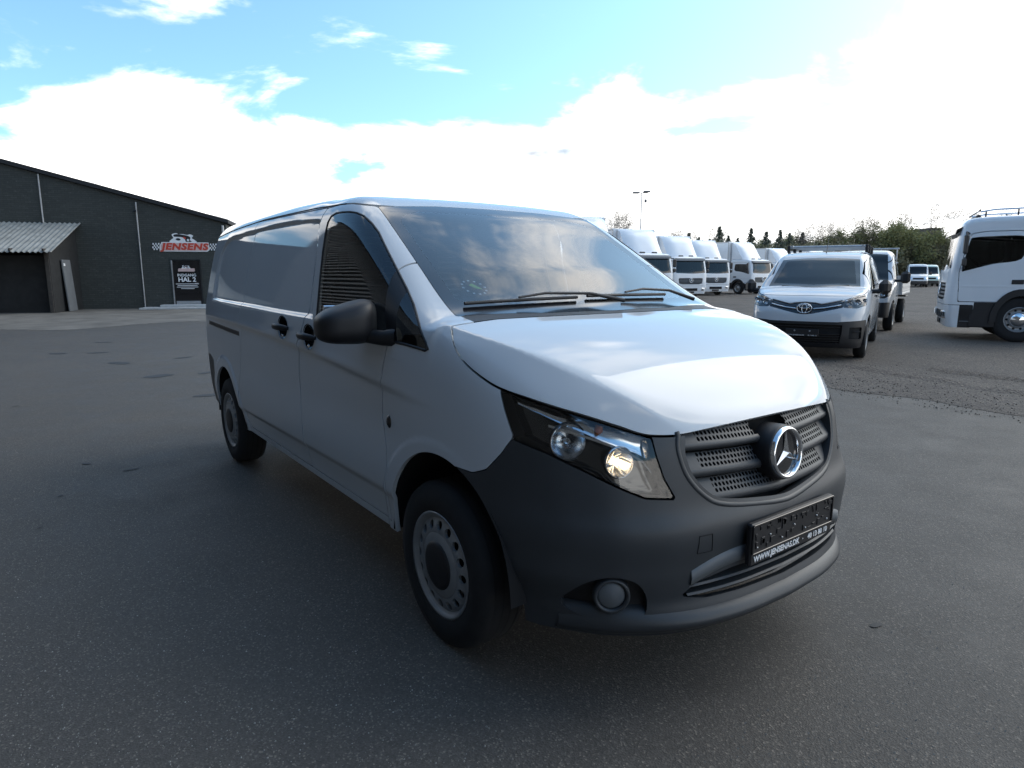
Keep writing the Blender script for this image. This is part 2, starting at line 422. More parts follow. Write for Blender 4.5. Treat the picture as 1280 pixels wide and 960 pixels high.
# ---------- ground ----------
t = MT('asphalt'); p = t.pr(Roughness=.62); p.inputs['Specular IOR Level'].default_value = .35; co = t.co()
big = t.noise(.22, 6, co, .6); mid = t.noise(2.1, 6, co, .65); fine = t.noise(120, 3, co, .7)
vo = t.n('ShaderNodeTexVoronoi'); vo.inputs['Scale'].default_value = 170; t.l(co, vo.inputs['Vector'])
base = t.ramp(big, (.30, (.060, .054, .048)), (.70, (.092, .083, .073)))
base = t.mixc(.5, base, t.ramp(mid, (.3, (.050, .045, .040)), (.7, (.102, .093, .082))))
sc_ = t.n('ShaderNodeSeparateColor'); t.l(vo.outputs['Color'], sc_.inputs[0])
sp = t.ramp(sc_.outputs[0], (.0, (.62, .62, .62)), (.80, (1.05, 1.05, 1.05)), (.92, (1.4, 1.4, 1.37)), (.99, (2.6, 2.5, 2.35)))
base = t.mixc(.75, base, sp, 'MULTIPLY'); t.l(base, p.inputs['Base Color'])
hh = t.n('ShaderNodeMath', operation='ADD'); t.l(vo.outputs['Distance'], hh.inputs[0]); t.l(fine, hh.inputs[1])
t.l(t.bump(hh.outputs[0], .40, .004), p.inputs['Normal']); t.l(t.ramp(mid, (.3, (.62,)*3), (.7, (.85,)*3)), p.inputs['Roughness'])
MB().add([(-700, -700, 0), (700, -700, 0), (700, 900, 0), (-700, 900, 0)], [(0, 1, 2, 3)]).build('ground', 'asphalt', kind='structure')
# ---------- main van: implicit body ----------
V_W = table([(.15,.87),(.30,.912),(.42,.930),(.52,.947),(.60,.953),(.75,.960),(.95,.964),(1.10,.960),(1.20,.952),(1.27,.940),(1.4,.914),(1.6,.870),(1.72,.836),(1.80,.808),(1.90,.765)], smooth=.012)
V_PROF = table([(-4.2,1.86),(-3.9,1.878),(-3.0,1.900),(-2.2,1.908),(-1.7,1.902),(-1.4,1.887),(-1.2,1.870),(-1.08,1.843),(-.95,1.790),(-.7,1.655),(-.4,1.492),(-.1,1.328),(.0,1.292),(.2,1.250),(.4,1.193),(.55,1.127),(.66,1.06),(.74,1.000),(.80,.957),(.84,.91),(.9,.80)], smooth=.016)
V_YC = table([(-.6,1.1),(-.15,.93),(.03,.872),(.16,.845),(.33,.79),(.475,.725),(.58,.65),(.66,.58),(.73,.51),(.80,.42),(.9,.3)], smooth=.02)
V_X0 = table([(.1,.80),(.22,.855),(.28,.89),(.34,.905),(.40,.888),(.5,.891),(.60,.900),(.635,.897),(.7,.870),(.8,.848),(.88,.830),(.95,.808),(1.05,.75),(1.2,.6)], smooth=.012)
V_G = table([(0,0),(.2,.008),(.4,.034),(.5,.058),(.56,.08),(.62,.110),(.70,.160),(.77,.225),(.83,.295),(.88,.385),(.91,.47),(.935,.60),(.955,.80),(.97,1.1)], smooth=.012)
V_FIX = cspline([(-3.52,1.29),(-3.45,1.262),(-2.4,1.248),(-1.35,1.236),(-1.26,1.26),(-1.31,1.5),(-1.37,1.70),(-1.42,1.735),(-2.0,1.752),(-2.9,1.73),(-3.35,1.69),(-3.50,1.52)], 6)
_fx = np.arange(-3.7, -1.0, .004); _fz = np.arange(1.18, 1.82, .004)
_fm = sstep(poly_sdf(_fx[:, None]+0*_fz[None, :], _fz[None, :]+0*_fx[:, None], V_FIX), .012, -.012)
def V_recess(x, z):
    x, z = np.broadcast_arrays(x, z)
    u = np.clip((x-_fx[0])/.004, 0, len(_fx)-1.001); v = np.clip((z-_fz[0])/.004, 0, len(_fz)-1.001)
    i = u.astype(int); j = v.astype(int); a = u-i; b = v-j
    return (_fm[i, j]*(1-a)+_fm[i+1, j]*a)*(1-b)+(_fm[i, j+1]*(1-a)+_fm[i+1, j+1]*a)*b
def V_F(x, y, z):
    y = np.abs(y)
    # side
    w = V_W(z)+0*x
    ra = np.sqrt(x**2+(z-.36)**2); rb = np.sqrt((x+3.2)**2+(z-.36)**2)
    zc = 0.965-0.085*np.minimum(x, .2)-0.012*x*x*(x < 0)                      # upper character line
    fade = sstep(x, .12, -.45)*sstep(x, -3.9, -3.2)
    w = w-0.014*fade*sstep(zc-z, -.012, .03)*sstep(z, .58, .86)
    w = w+0.004*fade*np.exp(-((z-zc-.01)/.03)**2)
    low = 0.53+0.01*x
    w = w-0.012*sstep(low-z, -.008, .035)*sstep(x, .0, -.35)*sstep(x, -3.5, -2.9)
    w = w+0.010*sstep(ra, .485, .455)*sstep(x, .5, .35)+0.010*sstep(rb, .485, .455)
    w = w-0.016*V_recess(x, z)
    rear = sstep(x, -2.6, -4.1)
    w = w-0.035*rear*rear-0.10*sstep(x, -3.72, -4.1)**2
    w = w-0.10*sstep(x, .25, .95)**1.5*0.4
    side = y-w
    side = side*np.where(z > 1.25, .94, 1.0)
    # top
    ws = sstep(x, .02, -.12)*sstep(x, -.98, -.3)
    xx = x+ws*0.085*y*y
    zt = V_PROF(xx)
    crown = .022-.012*sstep(x, .0, -.8)+.035*sstep(x, -.95, -1.5)
    zt = zt-crown*y*y*(1+.6*y*y)
    sl = (V_PROF(xx+.01)-V_PROF(xx-.01))/.02
    top = (z-zt)/np.sqrt(1+sl*sl)
    hood = sstep(x, -.22, .0)
    zcr = zt-0.004
    fac = (z-(zcr-0.80*(y-V_YC(x))))/np.sqrt(1+sl*sl+.64)+(1-hood)*(-.5)
    top = smax(top, fac, .004)
    # front
    zl = sstep(z, .50, .30)
    g = V_G(np.minimum(y, .99))*(1+.35*zl*sstep(y, .0, .5))
    front = x-(V_X0(z)-g)
    gs = (V_G(np.minimum(y+.005, .99))-V_G(np.minimum(np.maximum(y-.005, 0), .985)))/.01
    front = front/np.sqrt(1+gs*gs)
    k = .10+.04*sstep(x, -.1, -.5)
    kk = np.where(x > -.1, .05+.05*(1-sstep(x, -.1, .15)), k)
    F = smax(side, top, kk)
    F = smax(F, front, .035)
    F = smax(F, -(x+3.96-.10*sstep(z, 1.0, 1.9)), .16)
    F = smax(F, .18-z, .03)
    return F
# ---------- main van: parts ----------
van = empty('panel_van', (0, 0, 0), 0, 'large white panel van with dark grey bumper and round star emblem on its grille', 'van')
VS = implicit_mesh(V_F, (-4.06, .96), (0, 1.0), (.14, 1.96), .014)
def v_arch(x, y, z):
    a = (np.sqrt(((x-.03)/.42)**2+((z-.33)/.458)**2)-1)*.43; b = (np.sqrt(((x+3.18)/.40)**2+((z-.33)/.425)**2)-1)*.41
    return np.maximum(np.minimum(a, b), .55-np.abs(y))
zb_t = table([(-4.1, .40), (-3.6, .39), (-3.4, .345), (-2.6, .335), (-.5, .335), (.3, .30), (.5, .268), (1.0, .268)])
_, VS = cut(VS, v_arch)
_, VS = cut(VS, lambda x, y, z: z-zb_t(x))
# windscreen
WS = [(-.945, -.695), (-.985, -.35), (-.992, 0), (-.985, .35), (-.945, .695), (-.095, .775), (-.02, .4), (.0, 0), (-.02, -.4), (-.095, -.775)]
def f_ws(x, y, z): return np.maximum(poly_sdf(x, y, np.array(WS)*[1, 1], 0), 1.15-z)
ws, VS = split(VS, f_ws, .003)
clear, frit = cut(ws, lambda x, y, z: np.maximum(poly_sdf(x, y, [(-.90, -.50), (-.90, .50), (-.86, .60), (-.80, .645), (-.22, .70), (-.17, .66), (-.11, .3), (-.10, 0), (-.11, -.3), (-.17, -.66), (-.22, -.70), (-.80, -.645), (-.86, -.60)]), -1))
_g = grad(V_F, clear.V, .03); clear.N = _g/np.linalg.norm(_g, axis=1, keepdims=True); _g = grad(V_F, frit.V, .02); frit.N = _g/np.linalg.norm(_g, axis=1, keepdims=True)
o = shell('windscreen', clear, 'windscreen_glass', van); shell('black_border', frit, 'gloss_black', o)
# bonnet
zh_t = table([(-.2, 1.36), (-.02, 1.30), (.015, 1.265), (.05, 1.235), (.092, 1.198), (.155, 1.154), (.252, 1.108), (.332, 1.078), (.439, 1.051), (.53, 1.024), (.608, .997), (.661, .973), (.73, .940), (.763, .936), (.785, .943), (.80, .950), (.84, .955), (1, .96)])
def xh(y): return .035-.05*(np.abs(y)/.8)**2
def f_hood(x, y, z): return -np.minimum((z-zh_t(x))*.9, x-xh(y))
hood, VS = split(VS, f_hood, .007)
shell('bonnet', flange(hood, .02), 'white_paint', van)
cowl, VS = cut(VS, lambda x, y, z: np.maximum(np.maximum(xh(np.maximum(np.abs(y)-1, 0))-.14-x, x-.06), np.maximum(1.2-z, np.abs(y)-.76)))
shell('cowl_panel', cowl, 'black_plastic', van)
# front module
FM = [(.337, 1.085), (.373, 1.014), (.423, .925), (.379, .859), (.318, .794), (.249, .768), (.15, .768), (.15, .0), (1.2, 0), (1.2, 1.3), (.337, 1.3)]
front, VS = split(VS, lambda x, y, z: poly_sdf(x, z, FM), .004)
HL = [(.55, 1.078), (.397, 1.048), (.246, 1.021), (.099, .993), (-.011, .969), (-.172, .934), (-.193, .881), (-.231, .807), (-.288, .738), (-.149, .748), (-.049, .778), (.12, .833), (.297, .885), (.498, .925), (.513, 1.014)]
def f_hl(x, y, z): return np.maximum(poly_sdf((np.abs(y)-x), z, HL)*.72, -(np.abs(y)-.45))
lamp, front = split(front, f_hl, .005)
GR = cspline([(.474, .925), (.484, .872), (.462, .792), (.401, .722), (.33, .687), (.18, .664), (0, .648), (-.18, .664), (-.33, .687), (-.401, .722), (-.462, .792), (-.484, .872), (-.474, .925), (-.44, .99), (0, 1.02), (.44, .99)], 5)
def f_gr(x, y, z): return np.maximum(poly_sdf(y, z, GR), .6-x)
gr, bump_ = cut(front, f_gr)
gframe, _ = cut(gr, lambda x, y, z: -(poly_sdf(y, z, GR)+.030))
# lower intake and fog lamp recess
IN = [(-.50, .405), (-.44, .452), (-.30, .472), (0, .484), (.30, .472), (.44, .452), (.50, .405), (.40, .385), (0, .378), (-.40, .385)]
intake, bump_ = cut(bump_, lambda x, y, z: np.maximum(poly_sdf(y, z, IN), .6-x))
FG = cspline([(.80, .41), (.795, .365), (.74, .338), (.62, .345), (.60, .40), (.64, .47), (.71, .495), (.77, .47)], 6)
fogr, bump_ = cut(bump_, lambda x, y, z: np.maximum(poly_sdf(np.abs(y), z, FG), .3-x))
bo = shell('front_bumper', flange(bump_, .03), 'bumper_plastic', van)
def offs(S, d, N_=None): return Shell(S.V-(S.N if N_ is None else N_)*d, S.T, S.N)
shell('intake_recess', offs(intake, .05), 'void_black', bo)
def fx(y, z): return V_X0(z)-V_G(np.abs(y))*(1+.35*sstep(z, .50, .30)*sstep(np.abs(y), .0, .5))
m = MB()
for zz in (.405, .437):
    mm = MB(); g = []
    for yy in np.linspace(-.47, .47, 25):
        x0 = float(fx(yy, zz)); g.append([(x0-.004, yy, zz+.006), (x0+.002, yy, zz), (x0-.004, yy, zz-.004), (x0-.045, yy, zz-.002), (x0-.045, yy, zz+.008), (x0-.004, yy, zz+.006)])
    mm.sheet(g, False).build('intake_slat', 'bumper_plastic', bo)
mm = MB(); g = []                                                       # pale trim band above the intake
for yy in np.linspace(-.47, .47, 31):
    e = max(0, (abs(yy)-.25)/.22); zt = .545-.05*e*e; zl = .492-.045*e*e; x0 = float(fx(yy, (zt+zl)/2))+.004
    g.append([(x0-.02, yy, zt+.004), (x0, yy, zt), (x0+.003, yy, (zt+zl)/2), (x0, yy, zl), (x0-.02, yy, zl-.004)])
mm.sheet(g).build('bumper_trim_band', 'grey_plastic', bo)
mm = MB(); g = []                                                       # front spoiler lip
for yy in np.linspace(-.80, .80, 41):
    e = max(0, (abs(yy)-.45)/.35); z0 = .318-.01*e; x0 = float(fx(yy, .32))
    g.append([(x0-.04, yy, z0+.050+.02*e), (x0+.004-.004*e, yy, z0+.036+.02*e), (x0+.030-.022*e, yy, z0+.010), (x0+.030-.024*e, yy, z0-.006), (x0+.010-.012*e, yy, z0-.028), (x0-.06, yy, z0-.040)])
mm.sheet(g).build('spoiler_lip', 'bumper_plastic', bo)
for sg in (-1, 1):
    q_, _ = cut(fogr, lambda x, y, z: -y*sg); shell('fog_lamp_recess', offs(q_, .035), 'black_plastic', bo)
    p = Vector((float(fx(.70, .425))+.0, sg*.70, .425)); nrm = Vector((.75, sg*.55, -.02)).normalized()
    M = frame(p, nrm, (0, 0, 1))
    mb = MB(); mb.lathe([(-.03, .062), (.004, .060), (.010, .054), (.004, .047), (-.006, .046)], 32, M); mb.build('fog_lamp_bezel', 'bumper_plastic', bo)
    MB().lathe([(-.006, .046), (.001, .040), (.003, 0.0)], 32, M).build('fog_lamp_cover', 'grey_plastic', bo)
m = MB(); y0, z0 = -.425, .585                                          # tow-eye cover outline
for a, b in (((-.03, -.03), (.03, -.03)), ((.03, -.03), (.026, .03)), ((.026, .03), (-.026, .03)), ((-.026, .03), (-.03, -.03))):
    m.tube([(float(fx(y0+q[0], z0+q[1]))+.0005, y0+q[0], z0+q[1]) for q in (a, ((a[0]+b[0])/2, (a[1]+b[1])/2), b)], .0018, 5)
m.build('tow_eye_cover', 'void_black', bo)
# headlamps
for sg in (-1, 1):
    lp, _ = cut(lamp, lambda x, y, z: -y*sg)
    ln = shell('headlamp', lp, 'lens_clear', van)
    back = offs(lp, .075); shell('housing', back, 'gloss_black', ln)
    # rim wall joining lens edge to housing
    fl = flange(lp, .075); nt0 = len(lp.T); shell('rim', compact(fl.V, fl.T[nt0:], fl.N), 'black_plastic', ln)
    def onl(t, z, d):
        """point d behind the lens at diagonal coordinate t, height z"""
        lo, hi = .3, 1.0
        for _ in range(40):
            x_ = (lo+hi)/2
            if V_F(np.array([x_]), np.array([x_+t]), np.array([z]))[0] < 0: lo = x_
            else: hi = x_
        P = np.array([[lo, lo+t, z]]); g = grad(V_F, P)[0]; g /= np.linalg.norm(g)
        q = P[0]-g*d; return Vector((q[0], sg*q[1], q[2])), Vector((g[0], sg*g[1], g[2]))
    for (t, z, r, dpt, lit) in ((.205, .925, .056, .022, False), (-.035, .862, .046, .020, True)):
        p, nn = onl(t, z, dpt); ax = (nn+Vector((.9, 0, 0))).normalized(); M = frame(p, ax, (0, 0, 1))
        MB().lathe([(.004, r*1.06), (0, r), (-.012, r*.86), (-.028, r*.62), (-.040, r*.3), (-.043, 0)], 28, M).build('reflector_bowl', 'reflector', ln)
        MB().lathe([(-.002, r*1.16), (.006, r*1.10), (.004, r*1.04), (-.006, r*1.03)], 28, M).build('reflector_ring', 'chrome' if lit else 'gloss_black', ln)
        b = MB().lathe([(-.036, .007), (-.016, .010), (-.008, .007), (-.005, 0)], 12, M).build('bulb', 'lit_bulb' if lit else 'lens_clear', ln)
        if lit:
            for k in range(6):      # bright flutes of the bowl
                a = k*math.pi/3+.4; MB().tube([M @ Vector((-.004, r*.9*math.cos(a), r*.9*math.sin(a))), M @ Vector((-.034, r*.35*math.cos(a+.5), r*.35*math.sin(a+.5)))], .0025, 5).build('flute', 'chrome', ln)
    g = []                                                               # long light strip along the bonnet edge
    for t, z in ((.47, 1.043), (.36, 1.022), (.246, .998), (.14, .976), (.05, .955), (-.03, .938), (-.10, .922), (-.150, .905)):
        wd = .008+.020*(1-(t+.15)/.62); a, na = onl(t, z+wd, .012); b, nb = onl(t-.012, z-wd*1.2, .024); g.append([tuple(a), tuple((a+b)/2-na*.012), tuple(b)])
    MB().sheet(g).build('light_strip', 'reflector', ln)
    g = []
    for t, z in ((.30, .972), (.20, .956), (.10, .938), (.0, .915), (-.08, .89), (-.14, .862), (-.19, .82), (-.225, .79)):
        a, na = onl(t, z+.004, .014); b, nb = onl(t, z-.004, .016); g.append([tuple(a), tuple(b)])
    MB().sheet(g).build('strip_edge', 'chrome', ln)
    g = []
    for z, t in ((.93, -.150), (.88, -.170), (.83, -.198), (.79, -.222), (.752, -.262)):
        a, na = onl(t, z, .006); b, nb = onl(t+.020, z, .016); g.append([tuple(a), tuple(b)])
    MB().sheet(g).build('lens_edge', 'reflector', ln)
    p, nn = onl(.065, .965, .016); mb = MB(); mb.lathe([(-.012, .012), (.004, .014), (.009, .009), (.011, 0)], 14, frame(p, nn, (0, 0, 1))); mb.build('indicator_bulb', 'amber', ln)
# grille
grl = shell('grille', flange(gframe, .045), 'bumper_plastic', van)
def grx(y, z): return float(fx(y, z))
rim_ = [q for q in GR if q[1] < .95]; i0 = int(np.argmax([q[0] for q in rim_])); rim_ = sorted(rim_, key=lambda q: math.atan2(q[1]-1.0, q[0]))
MB().tube([(grx(q[0]*.985, q[1]+.008)-.008, q[0]*.985, q[1]+.008) for q in rim_], .012, 8).build('grille_rim', 'bumper_plastic', grl)
bk = MB(); g = [[(grx(y, z)-.085, y, z) for z in np.linspace(.62, .99, 6)] for y in np.linspace(-.5, .5, 13)]
bk.sheet(g).build('grille_backing', 'void_black', grl)
def grill_half(z):      # inner half width of the opening at height z
    return float(np.interp(z, [.68, .70, .72, .74, .76, .80, .85, .90, .94, .97], [.24, .33, .375, .405, .424, .443, .455, .455, .448, .44]))
BARS = [(.958, .052, .026), (.868, .046, .030), (.782, .048, .030)]
for bi, (zt, ph, lip) in enumerate(BARS):
    for sg in (-1, 1):
        yi = .105 if bi < 2 else .02
        # perforated sloping face: v from 0 (top/back) to 1 (bottom/front)
        def pt(u, v, d, sg=sg):
            z = zt-ph*v-.018*(1-abs(u)/.45); x = grx(u, z)-.040+.026*v; return (x+d*.8, u, z+d*.4)
        hw = min(grill_half(zt-.01), grill_half(zt-ph))
        pitch = .0175; n = int((hw-.05-yi)/pitch); cells = []
        rows = 3; hv = 1/rows/2
        mb = MB()
        for rr in range(rows):
            for k in range(n):
                cells.append((sg*(yi+pitch*(k+.5)+.0*(rr % 2)), (rr+.5)/rows))
        def fnp(u, v, d): return pt(u, v, d)
        # holes: use metric radius in u and scaled in v
        k8 = 8
        for (cu, cv) in cells:
            off = pitch*.5*(1 if (round(cv*rows-.5) % 2) else 0)
            vv = []
            for i in range(k8):
                a = 2*math.pi*i/k8; ca, sa = math.cos(a), math.sin(a); mm_ = max(abs(ca), abs(sa)); vv.append(fnp(cu+sg*off+pitch/2*ca/mm_, cv+hv*sa/mm_, 0))
            for dd in (0, -.012):
                for i in range(k8):
                    a = 2*math.pi*i/k8; vv.append(fnp(cu+sg*off+.0062*math.cos(a), cv+hv*.80*math.sin(a), dd))
            ff = []
            for i in range(k8):
                j = (i+1) % k8; ff += [(i, j, k8+j, k8+i), (k8+i, k8+j, 2*k8+j, 2*k8+i)]
            mb.add(vv, ff)
        mb.build('grille_mesh', 'bumper_plastic', grl)
        mb = MB(); g = []; ye = yi+pitch*n+.012
        for u in np.linspace(ye-.012, hw+.022, 6): g.append([pt(sg*u, v, .001) for v in (0, .5, 1)])
        mb.sheet(g, False)
        g = []
        for u in np.linspace(yi-.02, hw+.016, 16):
            a = pt(sg*u, 0, .001); g.append([(a[0]-.04, a[1], a[2]+.004), a, (a[0]+.006, a[1], a[2]-.001)])
        g2 = []
        for u in np.linspace(yi-.02, hw+.016, 16):
            a = pt(sg*u, 1.0, .001); g2.append([(a[0]-.004, a[1], a[2]+.002), (a[0]+.004, a[1], a[2]-.004), (a[0]+.007, a[1], a[2]-lip*.6), (a[0]+.002, a[1], a[2]-lip), (a[0]-.05, a[1], a[2]-lip-.002)])
        mb.sheet(g2); mb.build('grille_bar', 'bumper_plastic', grl)
# star emblem
SC = Vector((.876, 0, .826)); SM = frame(SC, (1, 0, .10), (0, 1, 0))
MB().lathe([(-.085, .104), (-.03, .101), (-.014, .099), (-.008, .095), (-.014, .084), (-.018, 0)], 48, SM).build('emblem_boss', 'black_plastic', grl)
em = MB().lathe([(-.014, .0945), (.002, .093), (.008, .087), (.002, .080), (-.012, .078)], 56, SM).build('star_emblem', 'chrome', grl)
MB().lathe([(-.010, .083), (-.009, 0)], 40, SM).build('emblem_field', 'gloss_black', em)
mb = MB()
for k in range(3):
    a = math.pi/2+k*2*math.pi/3; tip = Vector((-.004, math.cos(a)*.081, math.sin(a)*.081))
    l_ = Vector((-.008, math.cos(a+math.pi/3)*.016, math.sin(a+math.pi/3)*.016)); r_ = Vector((-.008, math.cos(a-math.pi/3)*.016, math.sin(a-math.pi/3)*.016)); c_ = Vector((.006, 0, 0))
    mb.add([tip, l_, c_, r_], [(0, 1, 2), (0, 2, 3)], False, SM)
mb.build('star', 'chrome', em)
# number-plate holder
PX, PZ = .922, .555
PM = frame((PX, 0, PZ), (0, 1, 0), (0, 0, 1))      # local x = +y world, local y = up, local z = +x world
pl = MB().box((0, 0, -.012), (.525, .150, .024), .006, PM).build('plate_holder', 'black_plastic', van)
mb = MB()
for (cx_, cy_, sx, sy) in ((0, .069, .515, .008), (0, -.030, .515, .004), (-.256, .02, .008, .10), (.256, .02, .008, .10)): mb.box((cx_, cy_, .002), (sx, sy, .006), .0015, PM)
mb.build('holder_rim', 'gloss_black', pl)
rng = random.Random(5); mb = MB()
for k in range(46):
    mb.box((-.24+rng.random()*.48, -.02+rng.random()*.08, .001), (.004+rng.random()*.02, .003+rng.random()*.022, .004), .0008, PM)
mb.build('holder_ribs', 'black_plastic', pl, kind='stuff')
for k in range(7):
    MB().lathe([(0, .004), (.003, .0035), (.004, 0)], 8, frame(PM @ Vector((-.23+.075*k, .0+.03*((k*3) % 2)-.012, .001)), (1, 0, 0), (0, 0, 1))).build('clip', 'galvanised', pl)
text('plate_lettering', 'WWW.JENSENAS.DK', .030, 'white_print', pl, PM @ Matrix.Translation((-.105, -.053, .0015)), bold=.0006)
text('plate_lettering', '\u00b7', .030, 'white_print', pl, PM @ Matrix.Translation((.06, -.053, .0015)), bold=.0006)
text('plate_lettering', '40 13 80 10', .028, 'white_print', pl, PM @ Matrix.Translation((.16, -.053, .0015)), bold=.0006)
# ---- side: windows, doors ----
WIN = cspline([(-1.172, 1.245), (-1.178, 1.30), (-1.205, 1.45), (-1.230, 1.62), (-1.240, 1.715), (-1.205, 1.755), (-1.10, 1.759), (-1.0, 1.752), (-.906, 1.728), (-.778, 1.665), (-.65, 1.585), (-.488, 1.48), (-.35, 1.392), (-.213, 1.306), (-.11, 1.236), (-.045, 1.184), (-.06, 1.170), (-.15, 1.178), (-.317, 1.184), (-.713, 1.194), (-1.0, 1.206), (-1.14, 1.214)], 3)
def f_win(x, y, z): return np.maximum(poly_sdf(x, z, WIN), .6-np.abs(y))
win, VS = split(VS, f_win, .002)
_g = grad(V_F, win.V, .02); win.N = _g/np.linalg.norm(_g, axis=1, keepdims=True)
def f_q(x, y, z): return (x-(-.356-.42*(z-1.187)))      # door glass / mirror sail line
dglass, rest = cut(win, f_q)
sail, quarter = cut(rest, lambda x, y, z: x-(-.272-.33*(z-1.183)))
DOOR = [(-1.36, 1.80), (-1.34, 1.5), (-1.325, 1.27), (-1.37, 1.17), (-1.45, 1.08), (-1.475, .9), (-1.46, .6), (-1.45, .375), (-.43, .375), (-.40, .60), (-.395, .72), (-.43, .85), (-.415, 1.0), (-.365, 1.15), (-.352, 1.187), (-.470, 1.468), (-.480, 1.515), (-.551, 1.568), (-.667, 1.642), (-.831, 1.736), (-.95, 1.785), (-1.079, 1.803), (-1.2, 1.807)]
_d = np.array(DOOR)
door, VS = split(VS, lambda x, y, z: np.maximum(poly_sdf(x, z, _d), .6-np.abs(y)), .008)
SLD = [(-1.364, 1.803), (-1.344, 1.5), (-1.329, 1.27), (-1.374, 1.17), (-1.454, 1.08), (-1.479, .9), (-1.464, .6), (-1.454, .375), (-2.70, .375), (-2.78, .50), (-2.80, .62), (-2.72, .80), (-2.66, 1.0), (-2.66, 1.09), (-2.62, 1.25), (-2.60, 1.805)]
sld, VS = split(VS, lambda x, y, z: np.maximum(poly_sdf(x, z, SLD), np.maximum(.6-np.abs(y), y)), .008)
def f_hb(cx_, cz_): return lambda x, y, z: (np.sqrt(((x-cx_)/.086)**2+((z-cz_)/.066)**2)-1)*.07
_, door = cut(door, f_hb(-1.27, 1.128)); _, sld = cut(sld, f_hb(-1.70, 1.150))
rbump, VS = cut(VS, lambda x, y, z: np.maximum(x+3.60, z-(.80-.35*np.maximum(x+3.7, 0))))
shell('rear_bumper', flange(rbump, .02), 'bumper_plastic', van)
vb = shell('body', flange(VS, .018), 'white_paint', van)
for sg in (-1, 1):
    d, _ = cut(door, lambda x, y, z: -y*sg); dr = shell('front_door', flange(d, .018), 'white_paint', van)
    g_, _ = cut(dglass, lambda x, y, z: -y*sg); shell('door_window', g_, 'side_glass', dr)
    g_, _ = cut(sail, lambda x, y, z: -y*sg); shell('mirror_sail', g_, 'black_plastic', dr)
    g_, _ = cut(quarter, lambda x, y, z: -y*sg); shell('quarter_window', g_, 'side_glass', dr)
sd = shell('sliding_door', flange(sld, .018), 'white_paint', van)
# black rubber round the windows
def vy(x, z, d=0.0):
    """outer body half width at x,z"""
    lo, hi = .3, 1.05
    for _ in range(36):
        m_ = (lo+hi)/2
        if V_F(np.array([x]), np.array([m_]), np.array([z]))[0] < 0: lo = m_
        else: hi = m_
    return lo+d
for sg in (-1, 1):
    pts = [(p[0], sg*(vy(p[0], p[1])-.001), p[1]) for p in WIN[::2]]; pts.append(pts[0])
    MB().tube(pts, .006, 6, False).build('window_seal', 'black_plastic', van)
# handles
def handle(x, z, parent, sg=-1):
    y = sg*vy(x, z)
    M = frame((x, y, z), (0, sg, 0), (1, 0, 0))     # axial outwards, local y along the van
    MB().lathe([(-.001, .090), (-.006, .086), (-.018, .070), (-.034, .045), (-.038, 0)], 28, M @ Matrix.Diagonal((1, 1.0, .78, 1))).build('handle_bowl', 'gloss_black', parent)
    mb = MB(); mb.tube([(x-.105, y+sg*.004, z+.004), (x-.085, y+sg*.022, z+.006), (x-.03, y+sg*.034, z+.008), (x+.04, y+sg*.034, z+.008), (x+.09, y+sg*.020, z+.006), (x+.108, y+sg*.003, z+.004)], [.010, .016, .019, .019, .016, .010], 10); mb.build('handle', 'black_plastic', parent)
    MB().lathe([(0, .011), (.004, .010), (.005, 0)], 14, frame((x+.0, y+sg*.002, z-.048), (0, sg, 0), (1, 0, 0))).build('lock', 'chrome', parent)
handle(-1.27, 1.128, dr if False else [c for c in van.children if c.name.startswith('front_door')][0]); handle(-1.70, 1.150, sd)
handle(-1.27, 1.128, dr, 1)
# sliding rail
g = []
for x in np.linspace(-3.66, -2.70, 24):
    z = 1.062-.026*(x+3.5)/.82*.8; y = -vy(x, z); g.append([(x, y+.004, z+.017), (x, y-.002, z+.014), (x, y-.001, z+.010), (x, y-.001, z-.008), (x, y-.004, z-.013), (x, y+.002, z-.019)])
MB().sheet(g).build('door_rail', 'black_plastic', van)
g = [[(q[4][0], q[4][1]-.001, q[4][2]+.001), (q[5][0], q[5][1]-.001, q[5][2]+.001)] for q in g]
MB().sheet(g).build('rail_edge', 'chrome', van)
# side repeater, lock cylinder
for sg in (-1, 1):
    x, z = -.362, .842; MB().lathe([(-.004, .024), (.005, .021), (.011, .012), (.012, 0)], 18, frame((x, sg*vy(x, z), z), (0, sg, 0), (1, 0, 0)) @ Matrix.Diagonal((1, .7, 1.25, 1))).build('side_lamp', 'gloss_black', van)
# roof seam
for sg in (-1, 1):
    pts = []
    for x in np.linspace(-3.8, -1.15, 40):
        z = float(np.interp(x, [-3.8, -3.34, -2.5, -1.55, -1.1], [1.745, 1.775, 1.812, 1.815, 1.805])); pts.append((x, sg*(vy(x, z)+.0005), z))
    MB().tube(pts, .004, 5).build('roof_seam', 'black_plastic', van)
